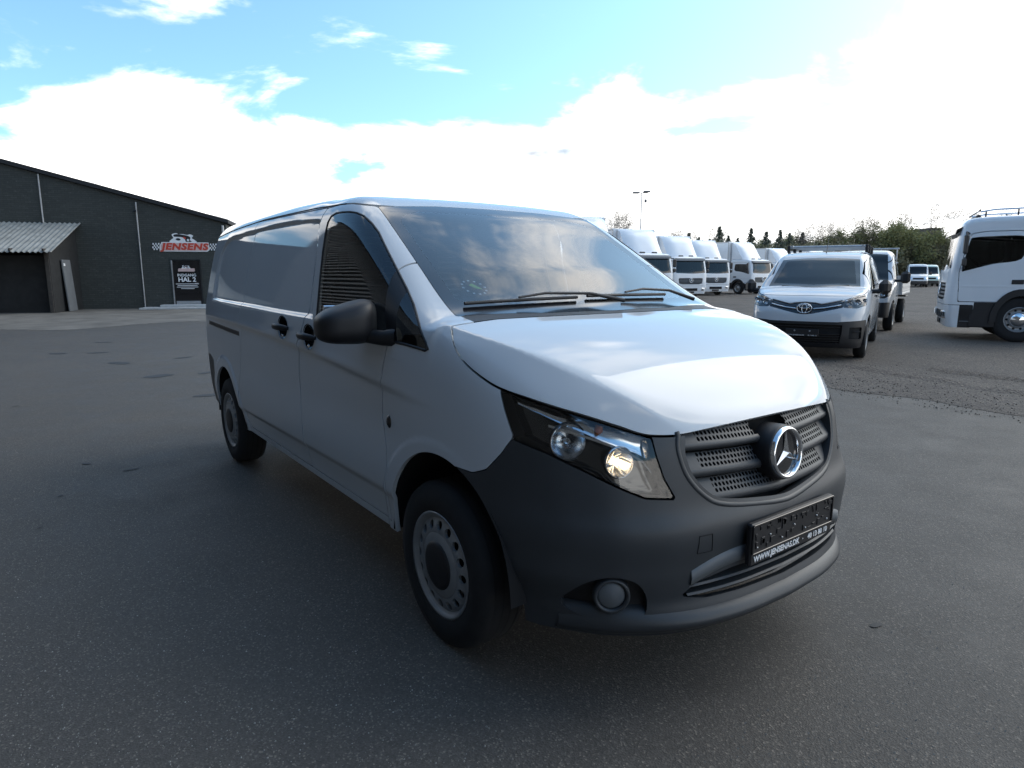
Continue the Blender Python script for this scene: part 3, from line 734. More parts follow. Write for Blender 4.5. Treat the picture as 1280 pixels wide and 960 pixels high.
# mirrors
def mirror(sg, parent):
    c = np.array([-.52, 1.062, 1.262])
    def F(x, y, z):
        u = (x-c[0]); v = y-c[1]; w_ = z-c[2]
        u2 = u*.96+v*.28; v2 = -u*.28+v*.96
        hz = .085-.16*v2; wz = w_+.03*(v2/.12)*0-.10*v2*0+.012
        a = ((np.abs(u2)/.13)**2.6+(np.abs(v2)/.128)**3.2+(np.abs(wz-(hz-.085)*.75)/hz)**3.4)**(1/3.0)-1
        q = a*.10
        return smax(q, -(u2+.095), .025)
    S = implicit_mesh(F, (c[0]-.2, c[0]+.2), (c[1]-.2, c[1]+.2), (c[2]-.15, c[2]+.15), .012, sym=False)
    if sg < 0: S = Shell(S.V*[1, -1, 1], S.T[:, ::-1], S.N*[1, -1, 1])
    o = shell('wing_mirror', S, 'black_plastic', parent)
    MB().tube([(-.31, sg*.925, 1.200), (-.36, sg*.965, 1.195), (-.46, sg*1.02, 1.205)], [.040, .032, .030], 12).build('mirror_arm', 'black_plastic', o)
    MB().box((0, 0, 0), (.012, .16, .12), .004, Matrix.Translation((-.6135, sg*1.035, 1.262)) @ Matrix.Rotation(sg*.28, 4, 'Z')).build('mirror_glass', 'chrome', o)
drs = [c for c in van.children if c.name.startswith('front_door')]
mirror(-1, drs[0]); mirror(1, drs[1])
# wipers
def wsp(y, s, d):
    """point on the windscreen: y across, s distance up from the lower edge, d above glass"""
    x = -.06-.10*y*y-s; lo, hi = 1.1, 1.95
    for _ in range(36):
        m_ = (lo+hi)/2
        if V_F(np.array([x]), np.array([abs(y)]), np.array([m_]))[0] < 0: lo = m_
        else: hi = m_
    return (x+d*.5, y, lo+d*.85)
for (ya, yb, s0, s1, yp) in ((-.70, -.12, .055, .065, .10), (-.05, .52, .075, .075, .66)):
    wp = MB().tube([wsp(ya+(yb-ya)*t, s0+(s1-s0)*t, .014) for t in np.linspace(0, 1, 9)], .0075, 6).build('wiper', 'black_plastic', van)
    ym = (ya+yb)/2; MB().tube([wsp(ym-.04, s0, .030), wsp(ym+.10, s0+.012, .040), wsp((ym+yp)/2+.1, s0+.005, .036), wsp(yp, -.01, .03)], [.005, .006, .007, .010], 7).build('wiper_arm', 'black_plastic', wp)
# parking disc behind the windscreen
pd = Vector(wsp(-.56, .20, -.012)); DM = frame(pd, (0, 1, 0), (-.86, 0, .5))
mb = MB()
for k in range(12):
    a = k*math.pi/6; mb.box((math.cos(a)*.055, math.sin(a)*.055, 0), (.010, .010, .002), 0, DM)
dk = mb.build('parking_disc', 'white_print', van)
MB().prism([(-.02, .015), (.0, .028), (.016, .01), (.034, -.02), (.004, -.012)], 0, .003, lambda u, v, d: DM @ Vector((u, v, d))).build('dial', 'green_print', dk)
# cabin
lin, _ = cut(VS, lambda x, y, z: np.maximum(np.maximum(-1.5-x, x-.05), 1.0-z)); lin = Shell(lin.V-lin.N*.03, lin.T[:, ::-1], -lin.N)
shell('headliner', lin, 'interior_grey', van)
g = []
mb = MB().prism([(-.86, .4), (.86, .4), (.88, 1.2), (.74, 1.74), (-.74, 1.74), (-.88, 1.2)], -1.485, -1.455, lambda u, v, d: (d, u, v))
bh = mb.build('bulkhead', 'interior_dark', van)
for k in range(34):
    z = .62+k*.0335; MB().box((-1.445, 0, z), (.018, 1.58-.25*max(0, z-1.35), .015), .004).build('rib', 'rib_grey', bh)
for y in (-.58, .1, .55): MB().box((-1.425, y, 1.15), (.02, .035, 1.0), .006).build('upright', 'interior_grey', bh)
for y in (-.30, -.02): MB().box((-1.40, y, 1.33), (.01, .012, .06), .002).build('belt_anchor', 'white_print', bh)
MB().box((-.75, 0, .50), (1.4, 1.66, .06), .01).build('cab_floor', 'interior_dark', van)
g = []
for y in np.linspace(-.80, .80, 21):
    g.append([(-.10, y, 1.17), (-.20, y, 1.205), (-.36, y, 1.215-.02*abs(y)), (-.50, y, 1.19), (-.56, y, 1.12), (-.54, y, .95), (-.42, y, .75), (-.30, y, .55)])
ds = MB().sheet(g).build('dashboard', 'interior_dark', van)
MB().box((-.46, .38, 1.215), (.16, .34, .07), .02).build('instrument_hood', 'interior_dark', ds)
SW = frame((-.66, .38, 1.12), (-.85, 0, .5), (0, 1, 0))
sw = MB().tube([SW @ Vector((0, math.cos(a)*.185, math.sin(a)*.185)) for a in np.linspace(0, 2*math.pi, 33)], .016, 8, False); sw.box((0, 0, 0), (.04, .16, .12), .02, SW); sw.box((0, 0, 0), (.02, .36, .03), .008, SW); sw.build('steering_wheel', 'interior_dark', van)
for y in (.40, -.42):
    wdt = .48 if y > 0 else .74
    st = MB().box((-1.05, y, .80), (.50, wdt, .16), .05).build('seat', 'seat_cloth', van)
    MB().box((0, 0, .30), (.13, wdt-.02, .62), .05, Matrix.Translation((-1.27, y, .83)) @ Matrix.Rotation(-.20, 4, 'Y')).build('seat_back', 'seat_cloth', st)
    for yy in ((y,) if y > 0 else (y-.18, y+.18)): MB().box((0, 0, 0), (.10, .26, .18), .04, Matrix.Translation((-1.385, yy, 1.52)) @ Matrix.Rotation(-.12, 4, 'Y')).build('headrest', 'seat_cloth', st)
MB().box((-.97, 0, 1.70), (.04, .22, .07), .02).build('rear_view_mirror', 'interior_dark', van)
# wheels and wells
def make_wheel(parent, cy, sg, x, r=.330, wd=.205, rim=.208, mat='steel_wheel', holes=16):
    M = frame((x, cy, r), (0, sg, 0), (1, 0, 0)); h = wd/2
    root = MB().lathe([(-h*.9, rim), (-h, rim+.02), (-h, r-.05), (-h*.86, r-.012), (-h*.62, r), (h*.62, r), (h*.86, r-.012), (h*.97, r-.05), (h, (r+rim)/2), (h*.97, rim+.02), (h*.88, rim)], 56, M).build('wheel', 'rubber', parent)
    mb = MB()
    for q in (-.055, -.018, .018, .055): mb.lathe([(q-.004, r+.0006), (q+.004, r+.0006)], 56, M)
    mb.build('tread_groove', 'void_black', root)
    mb = MB(); mb.lathe([(-h*.9, rim-.002), (h*.86, rim+.001), (h*.93, rim+.006), (h*.93, rim-.004), (h*.84, rim-.010), (h*.80, rim-.016), (h*.76, rim-.022)], 56, M)
    # perforated disc ring
    r0, r1 = .128, rim-.022; dx0, dx1 = h*.90, h*.76
    n = holes; rc = (r0+r1)/2
    def fn(u, v, d):
        rr = rc+v; t = (rr-r0)/(r1-r0); bulge = math.sin(t*math.pi)*.006
        q = M @ Vector((dx0+(dx1-dx0)*t+bulge+d, rr*math.cos(u/rc), rr*math.sin(u/rc))); return tuple(q)
    hu = math.pi*rc/n
    perforated(mb, [(2*hu*k, .003) for k in range(n)], .0180, (hu, (r1-r0)/2), fn, .012, 16)
    mb.lathe([(h*.76, rim-.020), (h*.75, rim-.026)], 56, M)
    mb.lathe([(h*.90, r0+.002), (h*.98, r0-.018), (h*.98, .075)], 48, M)
    mb.build('rim', mat, root)
    MB().lathe([(h*.80, .100), (h*1.0, .096), (h*1.06, .082), (h*1.10, .045), (h*1.11, 0)], 40, M).build('hub_cap', 'black_plastic', root)
    MB().lathe([(-.06, rim-.004), (-.06, 0)], 40, M).build('brake', 'void_black', root)
    return root
for x in (0.0, -3.2):
    for sg in (-1, 1): make_wheel(van, sg*.838, sg, x)
for xc, rw, rh in ((.03, .435, .47), (-3.18, .415, .44)):
    for sg in (-1, 1):
        mb = MB(); g = []
        for a in np.linspace(.03, math.pi-.03, 26): g.append([(xc+rw*math.cos(a), sg*.945 if False else sg*(.925), .33+rh*math.sin(a)), (xc+rw*math.cos(a), sg*.50, .33+rh*math.sin(a))])
        mb.sheet(g); ctr = [(q[1][0], q[1][1], q[1][2]) for q in g]; mb.add(ctr, [tuple(range(len(ctr)))]); mb.build('wheel_arch_liner', 'void_black', van)
MB().box((-1.6, 0, .36), (4.6, 1.0, .10), .01).box((-1.6, 0, .36), (2.2, 1.70, .06), .01).build('underbody', 'void_black', van)
# ---------- generic van shell for the other vans ----------
def van_F(W, PROF, YC, X0, G, rear, facet=.8, kpil=.12, sweep=.08, ws0=0.0, ws1=-.9):
    W = table(W, smooth=.012); PROF = table(PROF, smooth=.02); YC = table(YC, smooth=.02); X0 = table(X0, smooth=.015); G = table(G, smooth=.012)
    def F(x, y, z):
        y = np.abs(y); side = y-(W(z)-.03*sstep(x, rear+1.5, rear)-.04*sstep(x, .25, .95))
        xx = x+sstep(x, ws0+.02, ws0-.12)*sstep(x, ws1-.05, ws1+.5)*sweep*y*y
        zt = PROF(xx)-.03*y*y*(1+.5*y*y); sl = (PROF(xx+.01)-PROF(xx-.01))/.02
        top = (z-zt)/np.sqrt(1+sl*sl)
        fac = (z-(zt-.004-facet*(y-YC(x))))/np.sqrt(1+sl*sl+facet**2)-.5*(1-sstep(x, ws0-.2, ws0))
        top = smax(top, fac, .03)
        yy = np.minimum(y, .99); gs = (G(np.minimum(yy+.005, .99))-G(np.maximum(yy-.005, 0)))/.01
        fr = (x-(X0(z)-G(yy)))/np.sqrt(1+gs*gs)
        F_ = smax(side, top, np.where(x > ws0-.1, .06+.05*(1-sstep(x, ws0-.1, ws0+.15)), kpil))
        F_ = smax(F_, fr, .045); F_ = smax(F_, rear-x, .14)
        return smax(F_, .17-z, .03)
    F.fx = lambda y, z: float(X0(z)-G(abs(y)))
    return F
def F_y(F, x, z, hi=1.3):
    lo = .1
    for _ in range(30):
        m_ = (lo+hi)/2
        if F(np.array([x]), np.array([m_]), np.array([z]))[0] < 0: lo = m_
        else: hi = m_
    return lo
def small_wheel(parent, x, cy, sg, r=.33, wd=.2, rim=.2, mat='steel_wheel'):
    M = frame((x, cy, r), (0, sg, 0), (1, 0, 0)); h = wd/2
    root = MB().lathe([(-h, rim), (-h, r-.05), (-h*.7, r), (h*.7, r), (h*.95, r-.04), (h, (r+rim)/2), (h*.9, rim)], 32, M).build('wheel', 'rubber', parent)
    mb = MB().lathe([(-h*.6, rim), (h*.88, rim), (h*.92, rim+.006), (h*.86, rim-.012), (h*.4, rim-.02), (h*.45, rim*.62), (h*.62, rim*.5), (h*.66, rim*.32), (h*.80, rim*.28), (h*.80, 0)], 32, M); mb.build('rim', mat, root)
    mb = MB()
    for k in range(10):
        a = k*math.pi/5; q = M @ Vector((h*.44, rim*.76*math.cos(a), rim*.76*math.sin(a))); mb.lathe([(0, rim*.10), (.004, 0)], 8, frame(q, (0, sg, 0), (1, 0, 0)))
    mb.build('rim_holes', 'void_black', root, kind='stuff'); return root
def van_interior(root, rearx=-1.4, w=.80, top=1.7):
    MB().box((rearx, 0, (top+.5)/2), (.03, 2*w, top-.5), .005).build('bulkhead', 'interior_dark', root)
    MB().box((rearx/2, 0, .5), (-rearx+.2, 2*w, .06), .01).build('cab_floor', 'interior_dark', root)
    g = [[(-.02, y, 1.08), (-.2, y, 1.13), (-.42, y, 1.11), (-.5, y, .95), (-.3, y, .55)] for y in np.linspace(-w, w, 9)]
    MB().sheet(g).build('dashboard', 'interior_dark', root)
    for y in (.38, -.38):
        st = MB().box((-.95, y, .78), (.5, .5, .16), .05).build('seat', 'seat_cloth', root)
        MB().box((0, 0, .32), (.14, .48, .64), .05, Matrix.Translation((-1.15, y, .8)) @ Matrix.Rotation(-.2, 4, 'Y')).build('seat_back', 'seat_cloth', st)
        MB().box((-1.27, y, 1.48), (.1, .26, .18), .04).build('headrest', 'seat_cloth', st)
# ---------- white delivery van with oval emblem ----------
P_F = van_F([(.15,.84),(.3,.90),(.5,.935),(.75,.958),(.95,.960),(1.1,.952),(1.2,.94),(1.4,.89),(1.6,.83),(1.75,.78),(1.9,.72)],
    [(-4.2,1.83),(-3,1.885),(-1.9,1.895),(-1.4,1.875),(-1.1,1.825),(-.9,1.745),(-.6,1.585),(-.3,1.415),(0,1.24),(.10,1.195),(.3,1.15),(.5,1.09),(.65,1.02),(.75,.955),(.82,.885),(.88,.78)],
    [(-.6,1.05),(-.15,.92),(.1,.87),(.4,.79),(.6,.69),(.75,.58),(.85,.48),(.95,.35)],
    [(.1,.78),(.2,.83),(.3,.875),(.45,.893),(.6,.890),(.7,.880),(.8,.862),(.9,.82),(1.0,.75),(1.2,.6)],
    [(0,0),(.3,.018),(.5,.048),(.65,.098),(.75,.16),(.82,.24),(.88,.35),(.92,.5),(.95,.8),(.97,1.1)], -4.05, ws0=.04)
def build_delivery_van():
    tv = empty('delivery_van', (-4.23, 9.31, 0), R(292), 'white delivery van with oval chrome emblem, black lower bumper and roof rack', 'van')
    S = implicit_mesh(P_F, (-4.1, .95), (0, 1.0), (.13, 1.95), .022)
    ar = lambda x, y, z: np.maximum(np.minimum(np.sqrt(x*x+(z-.34)**2)-.42, np.sqrt((x+3.275)**2+(z-.34)**2)-.40), .5-np.abs(y))
    _, S = cut(S, ar); _, S = cut(S, lambda x, y, z: z-np.where(x > .4, .22, .30))
    ws, S = split(S, lambda x, y, z: np.maximum(poly_sdf(x, y, [(-.88, -.66), (-.92, 0), (-.88, .66), (-.06, .76), (.06, 0), (-.06, -.76)]), 1.1-z), .004)
    cl, fr = cut(ws, lambda x, y, z: poly_sdf(x, y, [(-.82, -.58), (-.85, 0), (-.82, .58), (-.14, .69), (-.04, 0), (-.14, -.69)]))
    o = shell('windscreen', cl, 'truck_glass', tv); shell('black_border', fr, 'gloss_black', o)
    zt_ = table([(-.2, 1.3), (.02, 1.17), (.2, 1.12), (.45, 1.085), (.6, 1.075), (.7, 1.055), (.76, 1.03), (.80, 1.0), (1, .98)])
    hood, S = split(S, lambda x, y, z: -np.minimum(z-zt_(x), x-(.05-.06*y*y)), .006); shell('bonnet', flange(hood, .02), 'white_paint', tv)
    HLp = [(.52, .985), (.60, .895), (.78, .885), (.93, .93), (.96, 1.07), (.93, 1.11), (.84, 1.10), (.66, 1.045)]
    lamp, S = split(S, lambda x, y, z: np.maximum(poly_sdf(np.abs(y)+.10*np.maximum(0, .65-x), z, HLp), .28-x), .004)
    for sg in (-1, 1):
        lp, _ = cut(lamp, lambda x, y, z: -y*sg); ln = shell('headlamp', lp, 'lens_clear', tv); shell('housing', offs(lp, .05), 'grey_plastic', ln)
        for yy, zz, rr in ((.66, .965, .05), (.78, .98, .055), (.87, 1.01, .035)):
            x0 = P_F.fx(yy, zz)-.03; MB().lathe([(.02, rr), (0, rr*.8), (-.02, 0)], 16, frame((x0, sg*yy, zz), (1, sg*.3, 0), (0, 0, 1))).build('reflector_bowl', 'reflector', ln)
        g = []
        for yy, zz in ((.55, .99), (.66, 1.025), (.78, 1.06), (.88, 1.085)): x0 = P_F.fx(yy, zz)-.014; g.append([(x0, sg*yy, zz+.012), (x0, sg*yy, zz-.012)])
        MB().sheet(g).build('light_strip', 'chrome', ln)
    GRp = [(-.56, 1.025), (-.25, .955), (-.16, .975), (0, .985), (.16, .975), (.25, .955), (.56, 1.025), (.585, .895), (.25, .815), (.12, .785), (0, .775), (-.12, .785), (-.25, .815), (-.585, .895)]
    gr, S = cut(S, lambda x, y, z: np.maximum(poly_sdf(y, z, GRp), .4-x)); g0 = shell('grille', offs(gr, .02), 'gloss_black', tv)
    for sg in (-1, 1):
        g = []
        for yy, zz in ((.14, .868), (.3, .885), (.45, .915), (.55, .94)): x0 = P_F.fx(yy, zz)-.004; g.append([(x0-.02, sg*yy, zz+.012), (x0, sg*yy, zz+.008), (x0, sg*yy, zz-.006), (x0-.02, sg*yy, zz-.010)])
        MB().sheet(g).build('grille_bar', 'chrome', g0)
    EM = frame((P_F.fx(0, .875)+.012, 0, .875), (1, 0, .1), (0, 1, 0))
    MB().lathe([(-.02, .125), (0, .11), (.002, 0)], 28, EM @ Matrix.Diagonal((1, 1, .72, 1))).build('emblem_field', 'gloss_black', g0)
    em = MB()
    for (a_, b_, cz) in ((.115, .080, 0), (.040, .074, -.004), (.080, .028, .030)): em.tube([EM @ Vector((.012, math.cos(q)*a_, cz+math.sin(q)*b_)) for q in np.linspace(0, 2*math.pi, 29)], .008, 6, False)
    em.build('oval_emblem', 'chrome', g0)
    LB = [(-1.2, .70), (-.62, .665), (-.52, .655), (.52, .655), (.62, .665), (1.2, .70), (1.2, 0), (-1.2, 0)]
    lb, S = split(S, lambda x, y, z: np.maximum(poly_sdf(y, z, LB), .36-x), .004)
    rec, lb = cut(lb, lambda x, y, z: np.maximum(np.maximum(np.abs(y)-(.60-.5*(z-.35)*0-.15*np.maximum(0, .5-z)), np.abs(z-.455)-.155), .5-x))
    fogr2, lb = cut(lb, lambda x, y, z: np.maximum(np.maximum(np.abs(np.abs(y)-.79)-.085, np.abs(z-.47)-.10), .3-x))
    b = shell('front_bumper', flange(lb, .02), 'black_plastic', tv); shell('lower_grille', offs(rec, .04), 'void_black', b)
    for sg in (-1, 1):
        fq, _ = cut(fogr2, lambda x, y, z: -y*sg); shell('fog_lamp_recess', offs(fq, .03), 'void_black', b)
        MB().box((P_F.fx(.79, .5)-.01, sg*.79, .50), (.03, .15, .012), .004).build('recess_slat', 'black_plastic', b)
    for zz in (.33, .37, .41, .45, .57):
        g = []
        for yy in np.linspace(-.57, .57, 13): x0 = P_F.fx(yy, zz)-.012; g.append([(x0-.03, yy, zz+.008), (x0, yy, zz+.005), (x0, yy, zz-.005), (x0-.03, yy, zz-.008)])
        MB().sheet(g, False).build('lower_slat', 'black_plastic', b)
    ph = MB().box((P_F.fx(0, .47)+.02, 0, .47), (.02, .52, .12), .004).build('plate_holder', 'black_plastic', b)
    TM = frame((P_F.fx(0, .47)+.0315, 0, .425), (0, 1, 0), (0, 0, 1))
    text('plate_lettering', 'WWW.JENSENAS.DK', .030, 'white_print', ph, TM @ Matrix.Translation((-.10, 0, 0))); text('plate_lettering', '40 13 80 10', .028, 'white_print', ph, TM @ Matrix.Translation((.16, 0, 0)))
    for yy in (-.12, .12): MB().lathe([(0, .014), (.004, 0)], 10, frame((P_F.fx(0, .47)+.031, yy, .50), (1, 0, 0), (0, 0, 1))).build('bolt', 'galvanised', ph)
    WN = cspline([(-1.15, 1.22), (-1.18, 1.45), (-1.22, 1.66), (-1.05, 1.70), (-.8, 1.62), (-.5, 1.44), (-.25, 1.27), (-.12, 1.17), (-.5, 1.16), (-.9, 1.18)], 4)
    win, S = split(S, lambda x, y, z: np.maximum(poly_sdf(x, z, WN), .5-np.abs(y)), .004)
    DRp = [(-1.32, 1.74), (-1.28, 1.2), (-1.34, .8), (-1.34, .36), (-.46, .36), (-.42, .7), (-.38, 1.1), (-.10, 1.15), (-.45, 1.45), (-.8, 1.66), (-1.05, 1.74)]
    dr, S = split(S, lambda x, y, z: np.maximum(poly_sdf(x, z, DRp), .5-np.abs(y)), .008)
    sl_, S = split(S, lambda x, y, z: np.maximum(poly_sdf(x, z, [(-1.33, 1.74), (-1.29, 1.2), (-1.35, .8), (-1.35, .36), (-2.7, .36), (-2.75, .8), (-2.5, 1.2), (-2.5, 1.74)]), .5-np.abs(y)), .008)
    shell('body', flange(S, .018), 'white_paint', tv)
    for sg in (-1, 1):
        q, _ = cut(dr, lambda x, y, z: -y*sg); d_ = shell('front_door', flange(q, .018), 'white_paint', tv); q, _ = cut(win, lambda x, y, z: -y*sg); shell('door_window', q, 'truck_glass', d_)
        q, _ = cut(sl_, lambda x, y, z: -y*sg); s_ = shell('sliding_door', flange(q, .018), 'white_paint', tv)
        for hx, par in ((-1.22, d_), (-1.45, s_)): yy = F_y(P_F, hx, 1.05); MB().box((hx, sg*(yy+.015), 1.05), (.18, .035, .04), .012).build('handle', 'black_plastic', par)
        mi = MB().box((0, 0, 0), (.16, .20, .26), .07, Matrix.Translation((-.32, sg*1.13, 1.22)) @ Matrix.Rotation(sg*.2, 4, 'Z')).build('wing_mirror', 'black_plastic', d_)
        MB().tube([(-.28, sg*.92, 1.15), (-.30, sg*1.06, 1.15)], .04, 8).build('mirror_arm', 'black_plastic', mi)
        for x in (0, -3.275):
            small_wheel(tv, x, sg*.84, sg, .335, .2, .205)
            g = [[(x+.43*math.cos(a), sg*.92, .34+.43*math.sin(a)), (x+.43*math.cos(a), sg*.5, .34+.43*math.sin(a))] for a in np.linspace(-.2, math.pi+.2, 16)]
            mb = MB().sheet(g); c_ = [q[1] for q in g]; mb.add(c_, [tuple(range(len(c_)))]); mb.build('wheel_arch_liner', 'void_black', tv)
    MB().box((-1.6, 0, .33), (4.6, 1.0, .12), .01).build('underbody', 'void_black', tv)
    van_interior(tv)
    for sg, y0 in ((1, -.52), (1, .08)):
        MB().tube([(-.02, y0, 1.235), (-.05, y0+.25, 1.245), (-.08, y0+.5, 1.255)], .010, 6).build('wiper', 'black_plastic', tv)
    an = MB().tube([(-1.22, .05, 1.86), (-1.30, .05, 1.90), (-1.52, .05, 2.18)], [.012, .007, .003], 6).build('aerial', 'black_plastic', tv)
    rk = MB().tube([(-1.75, -.70, 1.985), (-1.75, .70, 1.985)], .03, 8).build('roof_rack', 'galvanised', tv)
    for x in (-2.5, -3.3): MB().tube([(x, -.70, 1.985), (x, .70, 1.985)], .028, 8).build('cross_bar', 'galvanised', rk)
    for sg in (-1, 1):
        MB().tube([(-1.65, sg*.64, 2.0), (-3.5, sg*.64, 2.0)], .022, 8).build('side_bar', 'galvanised', rk)
        for x in (-1.75, -2.5, -3.3): MB().box((x, sg*.71, 1.945), (.07, .06, .16), .015).build('rack_foot', 'black_plastic', rk)
    return tv
build_delivery_van()
# ---------- dropside pickup behind the delivery van ----------
D_F = van_F([(.2,.84),(.4,.92),(.8,.965),(1.1,.965),(1.3,.945),(1.6,.89),(1.9,.81),(2.1,.73)],
    [(-1.7,2.08),(-1.3,2.09),(-1.0,2.06),(-.8,1.98),(-.5,1.74),(-.2,1.50),(.05,1.30),(.2,1.25),(.5,1.18),(.7,1.10),(.82,1.0),(.9,.85)],
    [(-.6,1.05),(0,.90),(.3,.84),(.6,.74),(.8,.62),(.95,.5)],
    [(.1,.8),(.25,.87),(.5,.91),(.7,.90),(.9,.87),(1.05,.8),(1.2,.68)],
    [(0,0),(.4,.03),(.6,.08),(.75,.16),(.85,.28),(.92,.48),(.96,.9)], -1.62, ws0=.1)
def build_pickup():
    g0 = ground(1112, 413); ang = R(289); lf = Vector((-math.sin(ang), math.cos(ang), 0))
    c = g0-lf*.93
    pk = empty('dropside_pickup', (c.x, c.y, 0), ang, 'white dropside pickup with alloy load bed parked behind the delivery van', 'pickup')
    S = implicit_mesh(D_F, (-1.7, 1.0), (0, 1.05), (.13, 2.2), .03)
    _, S = cut(S, lambda x, y, z: np.maximum(np.sqrt(x*x+(z-.36)**2)-.43, .5-np.abs(y))); _, S = cut(S, lambda x, y, z: z-.36)
    ws, S = cut(S, lambda x, y, z: np.maximum(poly_sdf(x, y, [(-.80, -.66), (-.84, 0), (-.80, .66), (.0, .80), (.1, 0), (.0, -.80)]), 1.2-z)); o = shell('windscreen', ws, 'truck_glass', pk)
    lb, S = cut(S, lambda x, y, z: np.maximum(z-.74, .44-x)); shell('front_bumper', lb, 'black_plastic', pk)
    gr, S = cut(S, lambda x, y, z: np.maximum(np.maximum(np.abs(y)-.42, np.abs(z-.93)-.11), .5-x)); gq = shell('grille', offs(gr, .02), 'gloss_black', pk)
    for zz in (.87, .93, .99): MB().box((D_F.fx(.2, zz)-.01, 0, zz), (.02, .80, .02), .004).build('grille_bar', 'grey_plastic', gq)
    lamp, S = cut(S, lambda x, y, z: np.maximum(poly_sdf(np.abs(y), z, [(.52, .86), (.80, .84), (.93, .92), (.93, 1.08), (.80, 1.10), (.55, 1.0)]), .3-x))
    for sg in (-1, 1):
        q, _ = cut(lamp, lambda x, y, z: -y*sg); ln = shell('headlamp', q, 'lens_clear', pk); shell('housing', offs(q, .05), 'grey_plastic', ln); MB().lathe([(.02, .07), (0, .05), (-.02, 0)], 16, frame((D_F.fx(.74, .96)-.02, sg*.74, .96), (1, sg*.3, 0), (0, 0, 1))).build('reflector_bowl', 'reflector', ln)
    win, S = cut(S, lambda x, y, z: np.maximum(poly_sdf(x, z, [(-1.25, 1.28), (-1.25, 1.85), (-.85, 1.86), (-.45, 1.62), (-.15, 1.30), (-.2, 1.25)]), .5-np.abs(y)))
    dr, S = split(S, lambda x, y, z: np.maximum(poly_sdf(x, z, [(-1.36, 1.95), (-1.36, .42), (-.46, .42), (-.42, .8), (-.3, 1.2), (-.05, 1.25), (-.45, 1.68), (-.85, 1.93)]), .5-np.abs(y)), .01)
    shell('cab', flange(S, .02), 'white_paint', pk); van_interior(pk, -1.5, .82, 1.85)
    for sg in (-1, 1):
        q, _ = cut(dr, lambda x, y, z: -y*sg); d_ = shell('door', q, 'white_paint', pk); q, _ = cut(win, lambda x, y, z: -y*sg); shell('door_window', q, 'truck_glass', d_)
        mi = MB().box((-.18, sg*1.16, 1.36), (.14, .22, .30), .06).build('wing_mirror', 'black_plastic', d_); MB().tube([(-.15, sg*.9, 1.28), (-.17, sg*1.08, 1.28)], .035, 8).build('mirror_arm', 'black_plastic', mi)
        for x in (0, -3.5): small_wheel(pk, x, sg*.88, sg, .36, .22, .21)
        MB().box((-3.15, sg*1.0, 1.10), (3.0, .03, .38), .006).build('side_board', 'galvanised', pk)
        for k in range(3): MB().box((-3.15, sg*1.018, .98+.12*k), (3.0, .012, .03), .003).build('board_rib', 'galvanised', pk)
        MB().box((-3.5, sg*.88, .80), (.9, .30, .03), .01).build('mudguard', 'black_plastic', pk)
    MB().box((-3.15, 0, .90), (3.02, 2.05, .06), .01).build('load_bed', 'galvanised', pk); MB().box((-4.66, 0, 1.10), (.03, 2.0, .38), .006).build('tail_board', 'galvanised', pk)
    hb = MB().box((-1.66, 0, 1.15), (.03, 2.0, .5), .006).build('headboard', 'galvanised', pk)
    for y in (-.8, -.4, 0, .4, .8): MB().tube([(-1.68, y, 1.3), (-1.68, y, 2.14)], .018, 6).build('guard_bar', 'galvanised', hb)
    for zz in (1.75, 2.14): MB().tube([(-1.68, -.85, zz), (-1.68, .85, zz)], .022, 6).build('guard_rail', 'galvanised', hb)
    MB().box((-2.0, 0, .62), (5.0, .8, .2), .02).build('chassis', 'void_black', pk)
build_pickup()
# ---------- box trucks ----------
def cab_F(length, roof):
    X0 = table([(.3, 1.20), (.5, 1.25), (.9, 1.27), (1.40, 1.255), (1.55, 1.235), (2.0, 1.14), (2.35, 1.06), (2.7, .95)], smooth=.02)
    ZT = table([(-2.5, roof), (-.3, roof), (.3, roof-.005), (.7, roof-.025), (.9, roof-.06), (1.1, roof-.15), (1.3, roof-.32)], smooth=.03)
    def F(x, y, z):
        y = np.abs(y); side = y-(1.145-.05*sstep(z, 1.5, 2.6)-.03*sstep(z, .7, .4)+.004*sstep(np.abs(z-1.12), .03, .0))
        g = .035*(y/1.1)**2+.05*sstep(y, .75, 1.15)**2; fr = (x-(X0(z)-g))*.97
        F_ = smax(side, fr, .11); F_ = smax(F_, z-(ZT(x)-.03*y*y), .12); F_ = smax(F_, -length-x, .10)
        return smax(F_, .24-z, .05)
    F.fx = lambda y, z: float(X0(z)-.035*(abs(y)/1.1)**2-.05*float(sstep(np.array(abs(y)), .75, 1.15))**2)
    return F
